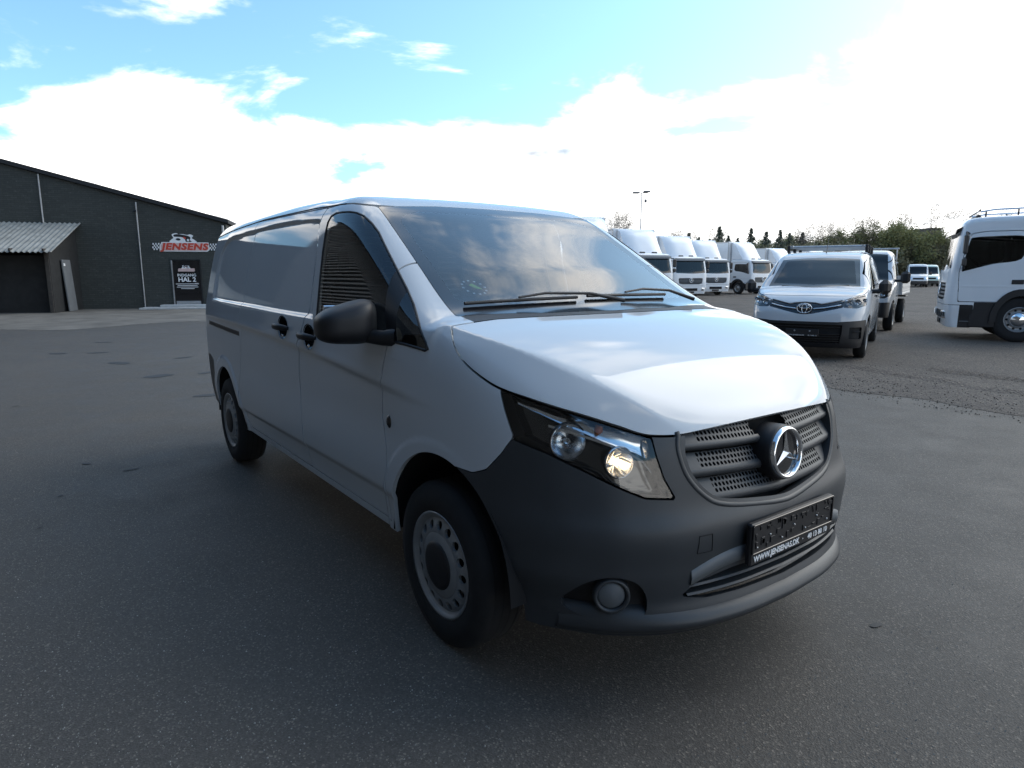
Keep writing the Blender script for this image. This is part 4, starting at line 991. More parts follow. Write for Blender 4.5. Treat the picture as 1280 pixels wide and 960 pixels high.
def build_truck(name, label, group=None, length=.75, roof=2.5, box=None, deflector=True, h=.045, wheel_r=.42, ax=0.0):
    F = cab_F(length, roof); tk = empty(name, (0, 0, 0), 0, label, 'truck', group)
    S = implicit_mesh(F, (-length-.1, 1.4), (0, 1.25), (.14, roof+.15), h)
    _, S = cut(S, lambda x, y, z: np.maximum(np.sqrt((x-ax)**2+(z-.44)**2)-.62, .3-np.abs(y)))
    _, S = cut(S, lambda x, y, z: z-np.where(x < .62, .80, .27))
    bump, S = split(S, lambda x, y, z: np.maximum(z-.74, .62-x), .012)
    step, bump = cut(bump, lambda x, y, z: np.maximum(np.maximum(x-.92, z-.80), .9-np.abs(y)))
    ws, S = cut(S, lambda x, y, z: np.maximum(poly_sdf(y, z, cspline([(-.98, 1.50), (0, 1.46), (.98, 1.50), (1.0, 1.56), (.94, 2.14), (.88, 2.20), (0, 2.22), (-.88, 2.20), (-.94, 2.14), (-1.0, 1.56)], 4)), .5-x))
    WSP = cspline([(-.92, 1.57), (0, 1.53), (.92, 1.57), (.93, 1.62), (.88, 2.10), (.83, 2.14), (0, 2.16), (-.83, 2.14), (-.88, 2.10), (-.93, 1.62)], 4)
    ws, wfr = cut(ws, lambda x, y, z: poly_sdf(y, z, WSP))
    wo = shell('windscreen', ws, 'truck_glass', tk); shell('black_border', wfr, 'gloss_black', wo)
    gr, S = cut(S, lambda x, y, z: np.maximum(poly_sdf(y, z, [(-.80, 1.20), (.80, 1.20), (.84, 1.12), (.80, .88), (.6, .83), (-.6, .83), (-.80, .88), (-.84, 1.12)]), .5-x))
    go = shell('grille', offs(gr, .06), 'void_black', tk)
    for zz in (.90, .98, 1.06, 1.14):
        g = []
        for y in np.linspace(-.80, .80, 9): x0 = F.fx(y, zz); g.append([(x0-.05, y, zz+.028), (x0-.005, y, zz+.022), (x0+.004, y, zz-.012), (x0-.05, y, zz-.022)])
        MB().sheet(g, False).build('grille_bar', 'grey_plastic', go)
    EM = frame((F.fx(0, 1.06)+.015, 0, 1.06), (1, 0, 0), (0, 1, 0))
    em = MB().tube([EM @ Vector((.01, math.cos(a)*.12, math.sin(a)*.12)) for a in np.linspace(0, 2*math.pi, 25)], .013, 6, False)
    for k in range(3): a = math.pi/2+k*2*math.pi/3; em.tube([EM @ Vector((.01, 0, 0)), EM @ Vector((.01, math.cos(a)*.12, math.sin(a)*.12))], [.02, .004], 6)
    em.build('star_emblem', 'chrome', go)
    WN = cspline([(-.30, 1.68), (-.32, 2.05), (-.24, 2.14), (.35, 2.14), (.74, 2.12), (.84, 2.04), (.95, 1.46), (.90, 1.44), (.3, 1.58)], 4)
    win, S = cut(S, lambda x, y, z: np.maximum(poly_sdf(x, z, WN), .5-np.abs(y)))
    DRp = [(-.46, 2.24), (-.46, .815), (-.40, .81), (.97, .81), (1.01, 1.42), (.88, 2.06), (.80, 2.20), (.5, 2.24)]
    dr, S = split(S, lambda x, y, z: np.maximum(poly_sdf(x, z, DRp), .5-np.abs(y)), .014)
    shell('cab', flange(S, .03), 'white_truck', tk); bo_ = shell('front_bumper', flange(bump, .03), 'white_truck', tk)
    MB().box((F.fx(.3, .5)+.004, 0, .52), (.02, .95, .16), .006).build('lower_intake', 'void_black', bo_)
    MB().box((F.fx(0, .4)+.012, 0, .36), (.02, .52, .11), .004).build('plate_holder', 'black_plastic', bo_)
    for sg in (-1, 1):
        q, _ = cut(dr, lambda x, y, z: -y*sg); d_ = shell('door', flange(q, .03), 'white_truck', tk); q, _ = cut(win, lambda x, y, z: -y*sg); shell('door_window', q, 'truck_glass', d_)
        MB().box((-.28, sg*1.148, 1.22), (.26, .03, .09), .01).build('handle', 'black_plastic', d_)
        q, _ = cut(step, lambda x, y, z: -y*sg); so_ = shell('step_panel', q, 'black_plastic', tk)
        for zz in (.40, .60): MB().box((.76, sg*1.10, zz), (.26, .06, .02), .006).build('step', 'grey_plastic', so_)
        M = Matrix.Translation((F.fx(.86, .55)-.005, sg*.88, .53)) @ Matrix.Rotation(sg*.35, 4, 'Z')
        hl = MB().box((0, 0, 0), (.06, .30, .17), .03, M).build('headlamp', 'lens_clear', bo_); MB().box((-.01, 0, 0), (.04, .27, .14), .02, M).build('reflector_bowl', 'reflector', hl)
        mi = MB().box((.95, sg*1.34, 1.98), (.10, .20, .42), .05).box((.95, sg*1.34, 1.62), (.10, .20, .20), .05).build('wing_mirror', 'black_plastic', d_)
        MB().tube([(.86, sg*1.08, 2.20), (.95, sg*1.26, 2.22), (.95, sg*1.34, 2.1)], .025, 6).build('mirror_arm', 'black_plastic', mi); MB().tube([(.90, sg*1.10, 1.50), (.95, sg*1.26, 1.50), (.95, sg*1.34, 1.6)], .025, 6).build('mirror_arm', 'black_plastic', mi)
        g = []
        for a in np.linspace(-.08, math.pi+.05, 18): g.append([(ax+.64*math.cos(a), sg*.86, .44+.64*math.sin(a)), (ax+.64*math.cos(a), sg*1.165, .44+.64*math.sin(a)), (ax+.50*math.cos(a), sg*1.165, .44+.50*math.sin(a)), (ax+.50*math.cos(a), sg*.86, .44+.50*math.sin(a))])
        MB().sheet(g, False).build('wheel_arch', 'black_plastic', tk)
        small_wheel(tk, 0, sg*1.0, sg, wheel_r, .26, .25, 'steel_wheel')
        if box is None: MB().lathe([(.10, .15), (.13, .14), (.15, .09), (.16, 0)], 24, frame((0, sg*1.0, wheel_r), (0, sg, 0), (1, 0, 0))).build('hub_cap', 'chrome', tk)
        small_wheel(tk, -4.2, sg*.95, sg, wheel_r, .40, .25)
    # sun visor and roof lamps
    g = []
    for y in np.linspace(-1.0, 1.0, 13): x0 = F.fx(y, 2.28)+.02; g.append([(x0-.10, y, 2.38), (x0+.10, y, 2.30), (x0+.13, y, 2.20), (x0+.11, y, 2.20), (x0-.09, y, 2.33)])
    MB().sheet(g, False).build('sun_visor', 'gloss_black' if box is None else 'grey_plastic', tk)
    for sg in (-.35, .35): MB().box((.62, sg, roof+.0), (.12, .30, .08), .03).build('roof_lamp', 'black_plastic', tk)
    # cab interior
    MB().box((-length+.12, 0, 1.7), (.03, 2.0, 1.3), .01).build('cab_back', 'interior_dark', tk); MB().box((.1, 0, 1.02), (1.6, 2.1, .05), .01).build('cab_floor', 'interior_dark', tk)
    MB().box((.82, 0, 1.34), (.35, 2.0, .22), .06).build('dashboard', 'interior_dark', tk)
    SW_ = frame((.52, .5, 1.58), (-.6, 0, .8), (0, 1, 0)); MB().tube([SW_ @ Vector((0, math.cos(a)*.22, math.sin(a)*.22)) for a in np.linspace(0, 2*math.pi, 21)], .02, 6, False).build('steering_wheel', 'interior_dark', tk)
    for y in (.55, -.55):
        st = MB().box((-.05, y, 1.32), (.5, .52, .14), .05).build('seat', 'seat_cloth', tk); MB().box((-.33, y, 1.72), (.14, .50, .8), .05).build('seat_back', 'interior_grey', st)
    MB().box((-1.8, 0, .70), (5.6, .85, .22), .02).build('chassis', 'void_black', tk); MB().box((-1.55, 0, .60), (1.0, 2.1, .5), .05).build('tank', 'black_plastic', tk)
    if box:
        bl, bh_, bw = box; x0 = -length-.12
        bx_ = MB().box((x0-bl/2, 0, 1.0+bh_/2), (bl, bw, bh_), .03).build('cargo_box', 'box_white', tk)
        for sg in (-1, 1):
            MB().box((x0-bl/2, sg*(bw/2+.004), 1.03), (bl-.1, .03, .09), .006).build('lower_rail', 'galvanised', bx_); MB().box((x0-bl/2, sg*(bw/2+.004), .96+bh_), (bl-.1, .03, .07), .006).build('upper_rail', 'galvanised', bx_)
            MB().box((x0-.03, sg*(bw/2-.02), 1.0+bh_/2), (.07, .06, bh_-.1), .01).build('corner_post', 'galvanised', bx_)
    if deflector:
        ztop = 1.0+box[1]; g = []
        for y in np.linspace(-1.02, 1.02, 15):
            e = (abs(y)/1.02)**4; g.append([(.50-.25*e, y, roof-.02), (.34-.22*e, y, roof+.20*(1-.3*e)), (-.05-.2*e, y, roof+.62*(ztop-roof)*(1-.15*e)), (-.42-.1*e, y, roof+.90*(ztop-roof)*(1-.05*e)), (-length-.02, y, ztop-.02-.04*e)])
        mb = MB().sheet(g)
        for gi in (g[0], g[-1]): mb.add([*gi, (-length-.02, gi[0][1], roof-.02)], [tuple(range(6))])
        mb.build('wind_deflector', 'white_truck', tk)
    return tk
def place(o, x, y, deg): o.location = (x, y, 0); o.rotation_euler = (0, 0, R(deg)); return o
LBL = 'white box truck with star grille, parked nose-out in the row of box trucks'
tk0 = build_truck('box_truck', LBL, 'box trucks parked nose-out in a row', box=(6.0, 2.75, 2.48))
place(tk0, -26.05, 31.6, 342)
for px_, py_, dg in ((893.5, 369.5, 340), (816, 379, 343), (752, 390, 345)):
    c = copy_tree(tk0); q = ground(px_, py_); a = R(dg); place(c, q.x-1.2*math.cos(a), q.y-1.2*math.sin(a), dg)
_nose = [o for o in scene.objects if o.name.startswith('box_truck') and o.parent is None]
for o, l in zip(_nose[1:], ('nose-out white box truck parked directly beside the side-on box truck', 'nose-out white box truck partly hidden by the large panel van\'s windscreen pillar', 'nose-out white box truck hidden behind the large panel van\'s windscreen')): o['label'] = l
tk0['label'] = 'nose-out white box truck, second in the row from the side-on box truck'
q = ground(862, 373); place(tk0, q.x-1.2*math.cos(R(342)), q.y-1.2*math.sin(R(342)), 342)
c = copy_tree(tk0); tag(c, 'white box truck turned side-on beyond the nose-out row, showing its door and front wheel', 'truck'); del c['group']; q = ground(922, 367.5); place(c, q.x+1.05*math.sin(R(355))*-1, q.y+1.05, 355)
c = copy_tree(tk0); tag(c, 'white box truck half hidden behind the side-on box truck and the delivery van', 'truck'); del c['group']; q = ground(968, 362.5); place(c, q.x, q.y+1, 352)
c = copy_tree(tk0); tag(c, 'farthest white box truck, only its roof showing above the delivery van', 'truck'); del c['group']; q = ground(1004, 361); place(c, q.x, q.y+3, 350)
big = build_truck('truck', 'white truck seen from the side with chrome hub wheel and dark sun visor', None, length=1.35, roof=2.58, box=None, deflector=False, h=.03, wheel_r=.46, ax=-.40)
place(big, -3.18, 15.95, 205); big.scale = (1.05, 1.05, 1.05)
for sg in (-.7, .7):
    MB().tube([(.62, sg, 2.66), (.3, sg, 2.70), (-1.2, sg, 2.72)], .022, 6).build('roof_bar', 'chrome', big)
    for x in (.5, -.2, -1.0): MB().tube([(x, sg, 2.52), (x, sg, 2.69)], .02, 6).build('bar_foot', 'black_plastic', big)
MB().tube([(.66, -.85, 2.68), (.66, .85, 2.68)], .028, 8).build('light_bar', 'chrome', big)
MB().box((-1.9, 0, 1.0), (1.0, 2.2, .12), .02).build('subframe', 'black_plastic', big)
for sg in (-1, 1): MB().box((.40, sg*1.06, .545), (.60, .14, .53), .02).build('side_skirt', 'black_plastic', big)
def _squeeze(o):
    """shorten the cab along its length about the front axle (wheels keep their shape)"""
    for ch in o.children:
        if ch.name.startswith(('wheel.', 'hub_cap')) or ch.name == 'wheel': continue
        if ch.type == 'MESH': ch.data.transform(Matrix.Diagonal((.78, 1, 1, 1)) @ Matrix.Translation((.40, 0, 0)))
        _squeeze(ch)
_squeeze(big)
# ---------- dark hall on the left ----------
t = MT('dark_brick'); p = t.pr(Roughness=.85); co = t.co()
br = t.n('ShaderNodeTexBrick'); br.inputs['Scale'].default_value = 1.0; br.inputs['Brick Width'].default_value = .24; br.inputs['Row Height'].default_value = .08; br.inputs['Mortar Size'].default_value = .008
br.inputs['Color1'].default_value = (.044, .048, .044, 1); br.inputs['Color2'].default_value = (.058, .063, .057, 1); br.inputs['Mortar'].default_value = (.034, .037, .034, 1); br.inputs['Bias'].default_value = -.2
t.l(co, br.inputs['Vector'])
sp = t.ramp(t.noise(9, 3, co, .7), (.60, (1, 1, 1)), (.78, (3.2, 3.1, 3.0))); t.l(t.mixc(.6, br.outputs['Color'], sp, 'MULTIPLY'), p.inputs['Base Color'])
t.l(t.bump(br.outputs['Fac'], .2, .008), p.inputs['Normal'])
plain('dark_timber', (.014, .015, .016), .8, var=.3, scale=4)
plain('roof_felt', (.020, .021, .023), .8, var=.2, scale=3)
plain('fibre_cement', (.27, .27, .25), .85, var=.22, scale=3)
plain('timber_frame', (.05, .045, .04), .85, var=.3, scale=6)
plain('concrete', (.42, .43, .43), .85, var=.15, scale=5, bump=.2, bscale=40)
plain('sign_red', (.55, .055, .03), .45, var=.05)
plain('sign_pale', (.62, .45, .42), .5, var=.04)
plain('panel_grey', (.13, .14, .15), .6, var=.10, scale=3)
HA = Vector((-30.5, -.145, 0)); HD = Vector((.371, .929, 0)).normalized(); HN = Vector((HD.y, -HD.x, 0))
def wallpt(px, py, off=0.0):
    d = fw+rt*((px-640)/FPX)+up*((480-py)/FPX); t_ = ((HA+HN*off-Vector(CAM)).dot(HN))/d.dot(HN); P = Vector(CAM)+d*t_-HA
    return P.dot(HD), P.z
HM = Matrix(((HD.x, 0, HN.x, HA.x), (HD.y, 0, HN.y, HA.y), (0, 1, 0, 0), (0, 0, 0, 1)))     # local x along wall, y up, z out of wall
hall = empty('hall', HA, 0, 'large dark brick hall with low gable roof and a red-lettered sign', 'building')
hall.matrix_world = HM
s1, z1 = wallpt(282, 279); s0, z0 = wallpt(0, 204); sl_ = (z0-z1)/(s0-s1)
ridge_s = -14.0; zr = z1+sl_*(ridge_s-s1); far_s = 2*ridge_s-s1
gable = [(s1, 0), (s1, z1), (ridge_s, zr), (far_s, z1), (far_s, 0)]
DEP = 22.0
MB().prism(gable, -DEP, 0, lambda u, v, d: (u, v, d)).build('wall', 'dark_brick', hall)
rf = MB()
for a, b in (((s1+.12, z1-.02), (ridge_s, zr+.03)), ((ridge_s, zr+.03), (far_s-.12, z1-.02))):
    rf.prism([(a[0], a[1]+.005), (b[0], b[1]+.005), (b[0], b[1]+.17), (a[0], a[1]+.17)], -DEP-.1, .14, lambda u, v, d: (u, v, d))
rf.build('roof', 'roof_felt', hall)
def wbox(name, px0, px1, py0, py1, mat, parent, d0=.0, d1=.03, b=.004):
    a = wallpt(px0, py1); c = wallpt(px1, py0); return MB().box(((a[0]+c[0])/2, (a[1]+c[1])/2, (d0+d1)/2), (abs(c[0]-a[0]), abs(c[1]-a[1]), d1-d0), b).build(name, mat, parent)
for (pa, pb) in (((48, 217), (60, 385)), ((170, 252), (183, 388))):
    a = wallpt(*pa); sx = a[0]; MB().tube([(sx, a[1]-.02, .06), (sx, .02, .06)], .028, 8).build('joint_strip', 'galvanised', hall)
a = wallpt(170, 264); MB().lathe([(-.05, .05), (.05, .05)], 8, Matrix.Translation((a[0], a[1], .12))).build('wall_lamp', 'black_plastic', hall)
a = wallpt(277, 300); MB().tube([(s1-.12, z1-.1, .07), (s1-.12, .1, .07)], .05, 8).build('downpipe', 'galvanised', hall)
# door with lettering
a = wallpt(220, 381); b_ = wallpt(249, 326); dw = b_[0]-a[0]; dcx = (a[0]+b_[0])/2; dz0 = .12; dz1 = b_[1]
dr_ = MB().box((dcx, (dz0+dz1)/2, .01), (dw, dz1-dz0, .05), .006).build('door', 'gloss_black', hall, label='black entrance door lettered HAL 2')
for sx in (a[0]-.03, b_[0]+.03): MB().box((sx, (dz0+dz1)/2, .03), (.05, dz1-dz0+.06, .08), .006).build('door_frame', 'galvanised' if sx < dcx else 'dark_timber', dr_)
MB().box((dcx, dz1+.03, .03), (dw+.1, .05, .08), .006).build('door_head', 'dark_timber', dr_)
MB().box((dcx, dz0+.10, .037), (dw*.92, .16, .012), .004).build('kick_plate', 'galvanised', dr_)
MB().tube([(b_[0]-.10, 1.05, .05), (b_[0]-.10, 1.05, .10), (b_[0]-.22, 1.05, .10)], .012, 6).build('handle', 'galvanised', dr_)
def WT(s, z, d): return Matrix.Translation((s, z, d))
dh = dz1-dz0
text('lettering', 'INDGANG', dw*.15, 'white_print', dr_, WT(dcx, dz1-dh*.325, .037), bold=.003)
text('lettering', 'HAL 2', dw*.25, 'white_print', dr_, WT(dcx, dz1-dh*.425, .037), bold=.008)
for k, wd_ in enumerate((.86, .74, .80, .5)): MB().box((dcx, dz1-dh*(.52+.035*k), .037), (dw*wd_, .022, .002)).build('text_line', 'white_print', dr_)
def logo(parent, sx, sz, W_, d, full):
    """checkered-flag name board with an emblem above"""
    H_ = W_*.145
    bd = MB().prism([(sx-W_*.385, sz-H_*.55), (sx+W_*.36, sz-H_*.55), (sx+W_*.40, sz-H_*.3), (sx+W_*.385, sz+H_*.52), (sx-W_*.345, sz+H_*.52), (sx-W_*.38, sz+H_*.1)], d, d+.02, lambda u, v, q: (u, v, q)).build('name_board', 'white_print' if full else 'sign_pale', parent)
    if full:
        MB().prism([(sx-W_*.365, sz-H_*.47), (sx+W_*.35, sz-H_*.47), (sx+W_*.385, sz-H_*.25), (sx+W_*.37, sz+H_*.44), (sx-W_*.335, sz+H_*.44), (sx-W_*.365, sz+H_*.1)], d+.019, d+.024, lambda u, v, q: (u, v, q)).build('board_field', 'sign_pale', bd)
        text('lettering', 'JENSENS', H_*1.02, 'sign_red', bd, WT(sx+.02, sz-.005, d+.027) @ Matrix.Diagonal((1.20, 1, 1, 1)), shear=.2, bold=H_*.05, space=1.1)
        for sg in (-1, 1):
            x0 = sx-W_*.5 if sg < 0 else sx+W_*.395; fl_ = MB().prism([(x0, sz-H_*.40), (x0+W_*.105, sz-H_*.40), (x0+W_*.12, sz+H_*.40), (x0+W_*.015, sz+H_*.40)], d, d+.014, lambda u, v, q: (u, v, q)).build('checkered_flag', 'white_print', parent)
            ck = MB(); cw = W_*.105/5; ch_ = H_*.8/4
            for i in range(5):
                for j in range(4):
                    if (i+j) % 2 == 0: ck.box((x0+cw*(i+.5)+(j+.5)/4*W_*.015, sz-H_*.40+ch_*(j+.5), d+.016), (cw, ch_, .004))
            ck.build('checks', 'black_plastic', fl_, kind='stuff')
    # dog-shaped emblem: pale outline with dark body
    ex, ez, q = sx-W_*.01, sz+H_*.5, W_*.19
    out_ = cspline([(-1, 0), (-.95, .35), (-.78, .55), (-.9, .95), (-.55, 1.12), (-.35, 1.0), (0, 1.02), (.35, .92), (.6, 1.0), (.85, .82), (.72, .55), (.95, .3), (.98, 0)], 4)
    eb = MB().prism([(ex+u*q, ez+v*q*.72) for u, v in out_], d-.002, d+.012, lambda u, v, w_: (u, v, w_)).build('emblem', 'white_print', parent)
    def patch(nm, pts, mat, dz):
        MB().prism([(ex+u*q, ez+v*q*.72) for u, v in cspline(pts, 4)], d+.012+dz, d+.015+dz, lambda u, v, w_: (u, v, w_)).build(nm, mat, eb)
    patch('emblem_body', [(-.75, .9), (-.45, 1.0), (0, .93), (.4, .82), (.62, .6), (.55, .3), (.7, .1), (.25, .08), (.15, .4), (-.05, .62), (-.45, .68), (-.72, .7)], 'black_plastic', 0)
    patch('emblem_muzzle', [(-.6, .35), (-.42, .22), (-.2, .30), (-.3, .48), (-.5, .5)], 'black_plastic', 0)
    patch('emblem_paw', [(.30, .30), (.42, .45), (.5, .25), (.4, .12)], 'white_print', .004)
    patch('emblem_collar', [(.0, .66), (.2, .62), (.24, .42), (.08, .45)], 'sign_red', .004)
sa = wallpt(190, 308.5); sb = wallpt(270, 308.5)
sgn = empty('wall_sign', (0, 0, 0), 0, 'red JENSENS name sign with checkered flags on the dark hall', 'sign'); sgn.matrix_world = HM
logo(sgn, (sa[0]+sb[0])/2, (sa[1]+sb[1])/2, sb[0]-sa[0], .005, True)
logo(dr_, dcx, dz1-dh*.205, dw*.80, .036, False)
# pale step and kerb in front of the door
k0 = wallpt(183, 386)[0]
st_ = MB().box(((k0+s1)/2+.1, .03, .55), (s1-k0+.2, .07, 1.1), .01).build('door_step', 'concrete'); st_.matrix_world = HM; tag(st_, 'pale concrete step along the foot of the hall below the black door', 'step')
kb = MB().box((dcx+.1, .11, .33), (2.2, .10, .60), .012).build('door_ramp', 'concrete'); kb.matrix_world = HM; tag(kb, 'short raised concrete ramp right in front of the black door', 'ramp')
# lean-to shed
shd = empty('lean_to', (0, 0, 0), 0, 'dark lean-to with grey corrugated roof built against the hall', 'shed'); shd.matrix_world = HM
PR = 2.85; sr = 0.0; sL = -13.0
zb = wallpt(104, 281)[1]; zf = wallpt(62, 312, PR)[1]
MB().box((sr-.06, zf/2, PR/2), (.10, zf, PR), .01).build('side_wall', 'dark_timber', shd)
MB().prism([(0, zf-.02), (PR, zf-.02), (0, zb-.10)], sr-.11, sr-.01, lambda u, v, d: (d, v, u)).build('gable_board', 'dark_timber', shd)
for s_ in (sr-.10, -3.2, -6.4, -9.6): MB().box((s_, zf/2-.02, PR-.05), (.14, zf-.04, .14), .01).build('post', 'timber_frame', shd)
MB().box(((sr+sL)/2, zf-.05, PR-.05), (sr-sL, .16, .10), .01).build('eaves_beam', 'timber_frame', shd)
MB().box(((sr+sL)/2, zf*.46, PR-.5), (sr-sL-.3, zf*.92, .04), .004).build('back_screen', 'dark_timber', shd)
zo = -.45
sh_n = 0; slope = (zb-zf)/PR
for i in range(13):                                                     # corrugated sheets, one object each
    u0 = sr+.22-i*1.0; g = []
    for k in range(25):
        u = u0-1.02*k/24; wv = .028*math.cos((u-sr)*2*math.pi/.177)
        g.append([(u, zb+.06+wv-(w_*slope), w_) for w_ in (.0, (PR+.42)/2, PR+.42)])
    ob = MB().sheet(g).sheet([[(q[0], q[1]-.012, q[2]) for q in r] for r in g]).build('roof_sheet', 'fibre_cement', shd)
for i in range(5):
    s_ = sr-.05-i*1.05; MB().box((s_, zf-.02, PR+.18), (.06, .10, .45), .006).build('rafter_end', 'timber_frame', shd)
pn = wallpt(90, 360, 1.4)
dp = MB().box((0, 0, 0), (.05, 1.98, .80), .006).build('leaning_door', 'panel_grey'); dp.matrix_world = HM @ Matrix.Translation((sr+.10, 1.0, 1.55)) @ Matrix.Rotation(.05, 4, 'Z'); tag(dp, 'loose grey door leaf leaning on the side of the lean-to', 'door leaf')
MB().box((.03, .80, .25), (.02, .10, .14), .004).build('door_plate', 'white_print', dp)
# second dark ribbed hall beside the camera; the photograph shows it only as ribs mirrored in the van's door glass
plain('cladding', (.12, .125, .13), .6, var=.1)
h2 = empty('ribbed_hall', (-3, -8.0, 0), 0, 'dark hall clad in horizontal ribs facing the side of the large panel van', 'building')
MB().box((0, -5, 5.2), (46, 9.9, 10.4), .02).build('wall', 'dark_timber', h2)
MB().box((0, -5, 10.5), (46.6, 10.6, .22), .03).build('roof', 'roof_felt', h2)
for k in range(66): MB().box((0, -.01, .15+.155*k), (46, .09, .07), .015).build('cladding_rib', 'cladding', h2)
# ---------- trees ----------
def leafmat(name, a, b):
    t = MT(name); p = t.pr(Roughness=.75); ob = t.n('ShaderNodeObjectInfo'); nz = t.noise(1.1, 4); col = t.ramp(nz, (.3, a), (.7, b)); t.l(col, p.inputs['Base Color']); p.inputs['Subsurface Weight'].default_value = 0
    tr = t.n('ShaderNodeBsdfTranslucent'); t.l(col, tr.inputs[0]); mx = t.n('ShaderNodeMixShader'); mx.inputs[0].default_value = .3; t.l(p.outputs[0], mx.inputs[1]); t.l(tr.outputs[0], mx.inputs[2]); t.l(mx.outputs[0], t.o.inputs[0])
leafmat('needles', (.08, .10, .08), (.13, .15, .11)); leafmat('leaves_spring', (.11, .13, .05), (.22, .22, .10)); leafmat('leaves_dull', (.10, .105, .06), (.17, .16, .10)); leafmat('twigs', (.07, .055, .042), (.12, .10, .075))
plain('bark', (.07, .06, .05), .9, var=.3, scale=6); plain('birch_bark', (.22, .20, .18), .8, var=.4, scale=8)
def leaf_cloud(P, size, rg, wd=.55):
    n = len(P); a = rg.normal(size=(n, 3)); a /= np.linalg.norm(a, axis=1, keepdims=True); b = rg.normal(size=(n, 3)); b -= a*(a*b).sum(1, keepdims=True); b /= np.linalg.norm(b, axis=1, keepdims=True)
    s = (size*(.6+.8*rg.random(n)))[:, None]
    V = np.stack([P+a*s, P+b*s*wd, P-a*s, P-b*s*wd], 1).reshape(-1, 3)
    me = bpy.data.meshes.new('crown'); me.vertices.add(len(V)); me.vertices.foreach_set('co', V.astype(np.float32).ravel())
    me.loops.add(n*4); me.loops.foreach_set('vertex_index', np.arange(n*4, dtype=np.int32)); me.polygons.add(n); me.polygons.foreach_set('loop_start', np.arange(0, n*4, 4, dtype=np.int32)); me.update(); me.validate(); return me
def branches(mb, rg, p, d, ln, r, lev, tips):
    q = p; pts = [p]; rs = [r]
    for k in range(3):
        d = (d+Vector(rg.normal(size=3))*.13+Vector((0, 0, .07))).normalized(); q = q+d*(ln/3); pts.append(q); rs.append(r*(1-.22*(k+1)))
        if lev > 0:
            for _ in range(2 if lev > 1 else 3):
                sd = Vector(rg.normal(size=3)); sd = (sd-d*sd.dot(d)).normalized(); branches(mb, rg, q, (d*.75+sd*.75).normalized(), ln*.55, r*.45, lev-1, tips)
    mb.tube(pts, rs, 4 if lev < 2 else 6, False); tips.append(q); tips.append(pts[2])
def make_tree(kind, seed, H):
    rg = np.random.default_rng(seed); name, lab = {'conifer': ('conifer', 'dark conifer in the tree line beyond the parked trucks'), 'broad': ('broadleaf_tree', 'rounded spring-green tree in the tree line beyond the parked trucks'), 'bush': ('bush', 'low dull-green bush under the trees beyond the parked trucks'), 'bare': ('bare_tree', 'thin leafless tree rising above the tree line')}[kind]
    t = empty(name, (0, 0, 0), 0, lab, 'tree' if kind != 'bush' else 'bush', {'conifer': 'conifers of the tree line', 'broad': 'broadleaf trees of the tree line', 'bush': 'bushes of the tree line', 'bare': 'bare trees of the tree line'}[kind])
    if kind == 'conifer':
        MB().tube([(0, 0, 0), (.05, 0, H*.5), (0, .03, H*.97)], [.17, .11, .02], 6).build('trunk', 'bark', t)
        P = []; SZ = []
        for k in range(34):
            z = H*(.08+.9*(k/33)**.9); R_ = H*.36*(1-z/H)**1.0+.05; nb = 9
            for j in range(nb):
                a = rg.random()*6.283; L_ = R_*(.65+.5*rg.random())
                for q in np.linspace(.15, 1, 9): SZ.append(.09+.16*(1-z/H)); P.append((math.cos(a)*L_*q+rg.normal()*.06, math.sin(a)*L_*q+rg.normal()*.06, z-.22*L_*q+rg.normal()*.06))
        link('crown', leaf_cloud(np.array(P), np.array(SZ), rg), 'needles', t)
    elif kind in ('broad', 'bush'):
        mb = MB(); tips = []
        if kind == 'broad':
            branches(mb, rg, Vector((0, 0, 0)), Vector((0, 0, 1)), H*.75, .16, 3, tips); n = 34
        else:
            for k in range(4): branches(mb, rg, Vector((rg.normal()*.3, rg.normal()*.3, 0)), Vector((rg.normal()*.4, rg.normal()*.4, 1)).normalized(), H*.6, .06, 2, tips); n = 26
        kz = .96*H/max(q.z for q in tips); mb.v = [(v[0]*kz, v[1]*kz, v[2]*kz) for v in mb.v]; mb.build('trunk', 'bark', t)
        T_ = np.array([tuple(q*kz) for q in tips]); T_[:, 2] = np.clip(T_[:, 2], H*.06, H)
        P = np.concatenate([q+rg.normal(size=(n, 3))*[.33, .33, .27] for q in T_]); P = P[rg.random(len(P)) < min(1, 7000/len(P))]
        link('crown', leaf_cloud(P, .13, rg), 'leaves_spring' if kind == 'broad' else 'leaves_dull', t)
    else:
        mb = MB(); tips = []; branches(mb, rg, Vector((0, 0, 0)), Vector((0, 0, 1)), H*.85, .10, 3, tips); kz = H/max(q.z for q in tips); tips = [q*kz for q in tips]; mb.v = [(v[0]*kz, v[1]*kz, v[2]*kz) for v in mb.v]; mb.build('trunk', 'birch_bark', t)
        T_ = np.array([tuple(q) for q in tips]); P = np.concatenate([q+rg.normal(size=(9, 3))*.26 for q in T_]); link('crown', leaf_cloud(P, .13, rg, .10), 'twigs', t)
    return t
protos = {'conifer': [make_tree('conifer', 1, 7.5), make_tree('conifer', 2, 7.5)], 'broad': [make_tree('broad', 3, 8), make_tree('broad', 4, 8)], 'bush': [make_tree('bush', 5, 4), make_tree('bush', 6, 4)], 'bare': [make_tree('bare', 7, 9), make_tree('bare', 8, 9)]}
used = {}
rt_ = random.Random(11)
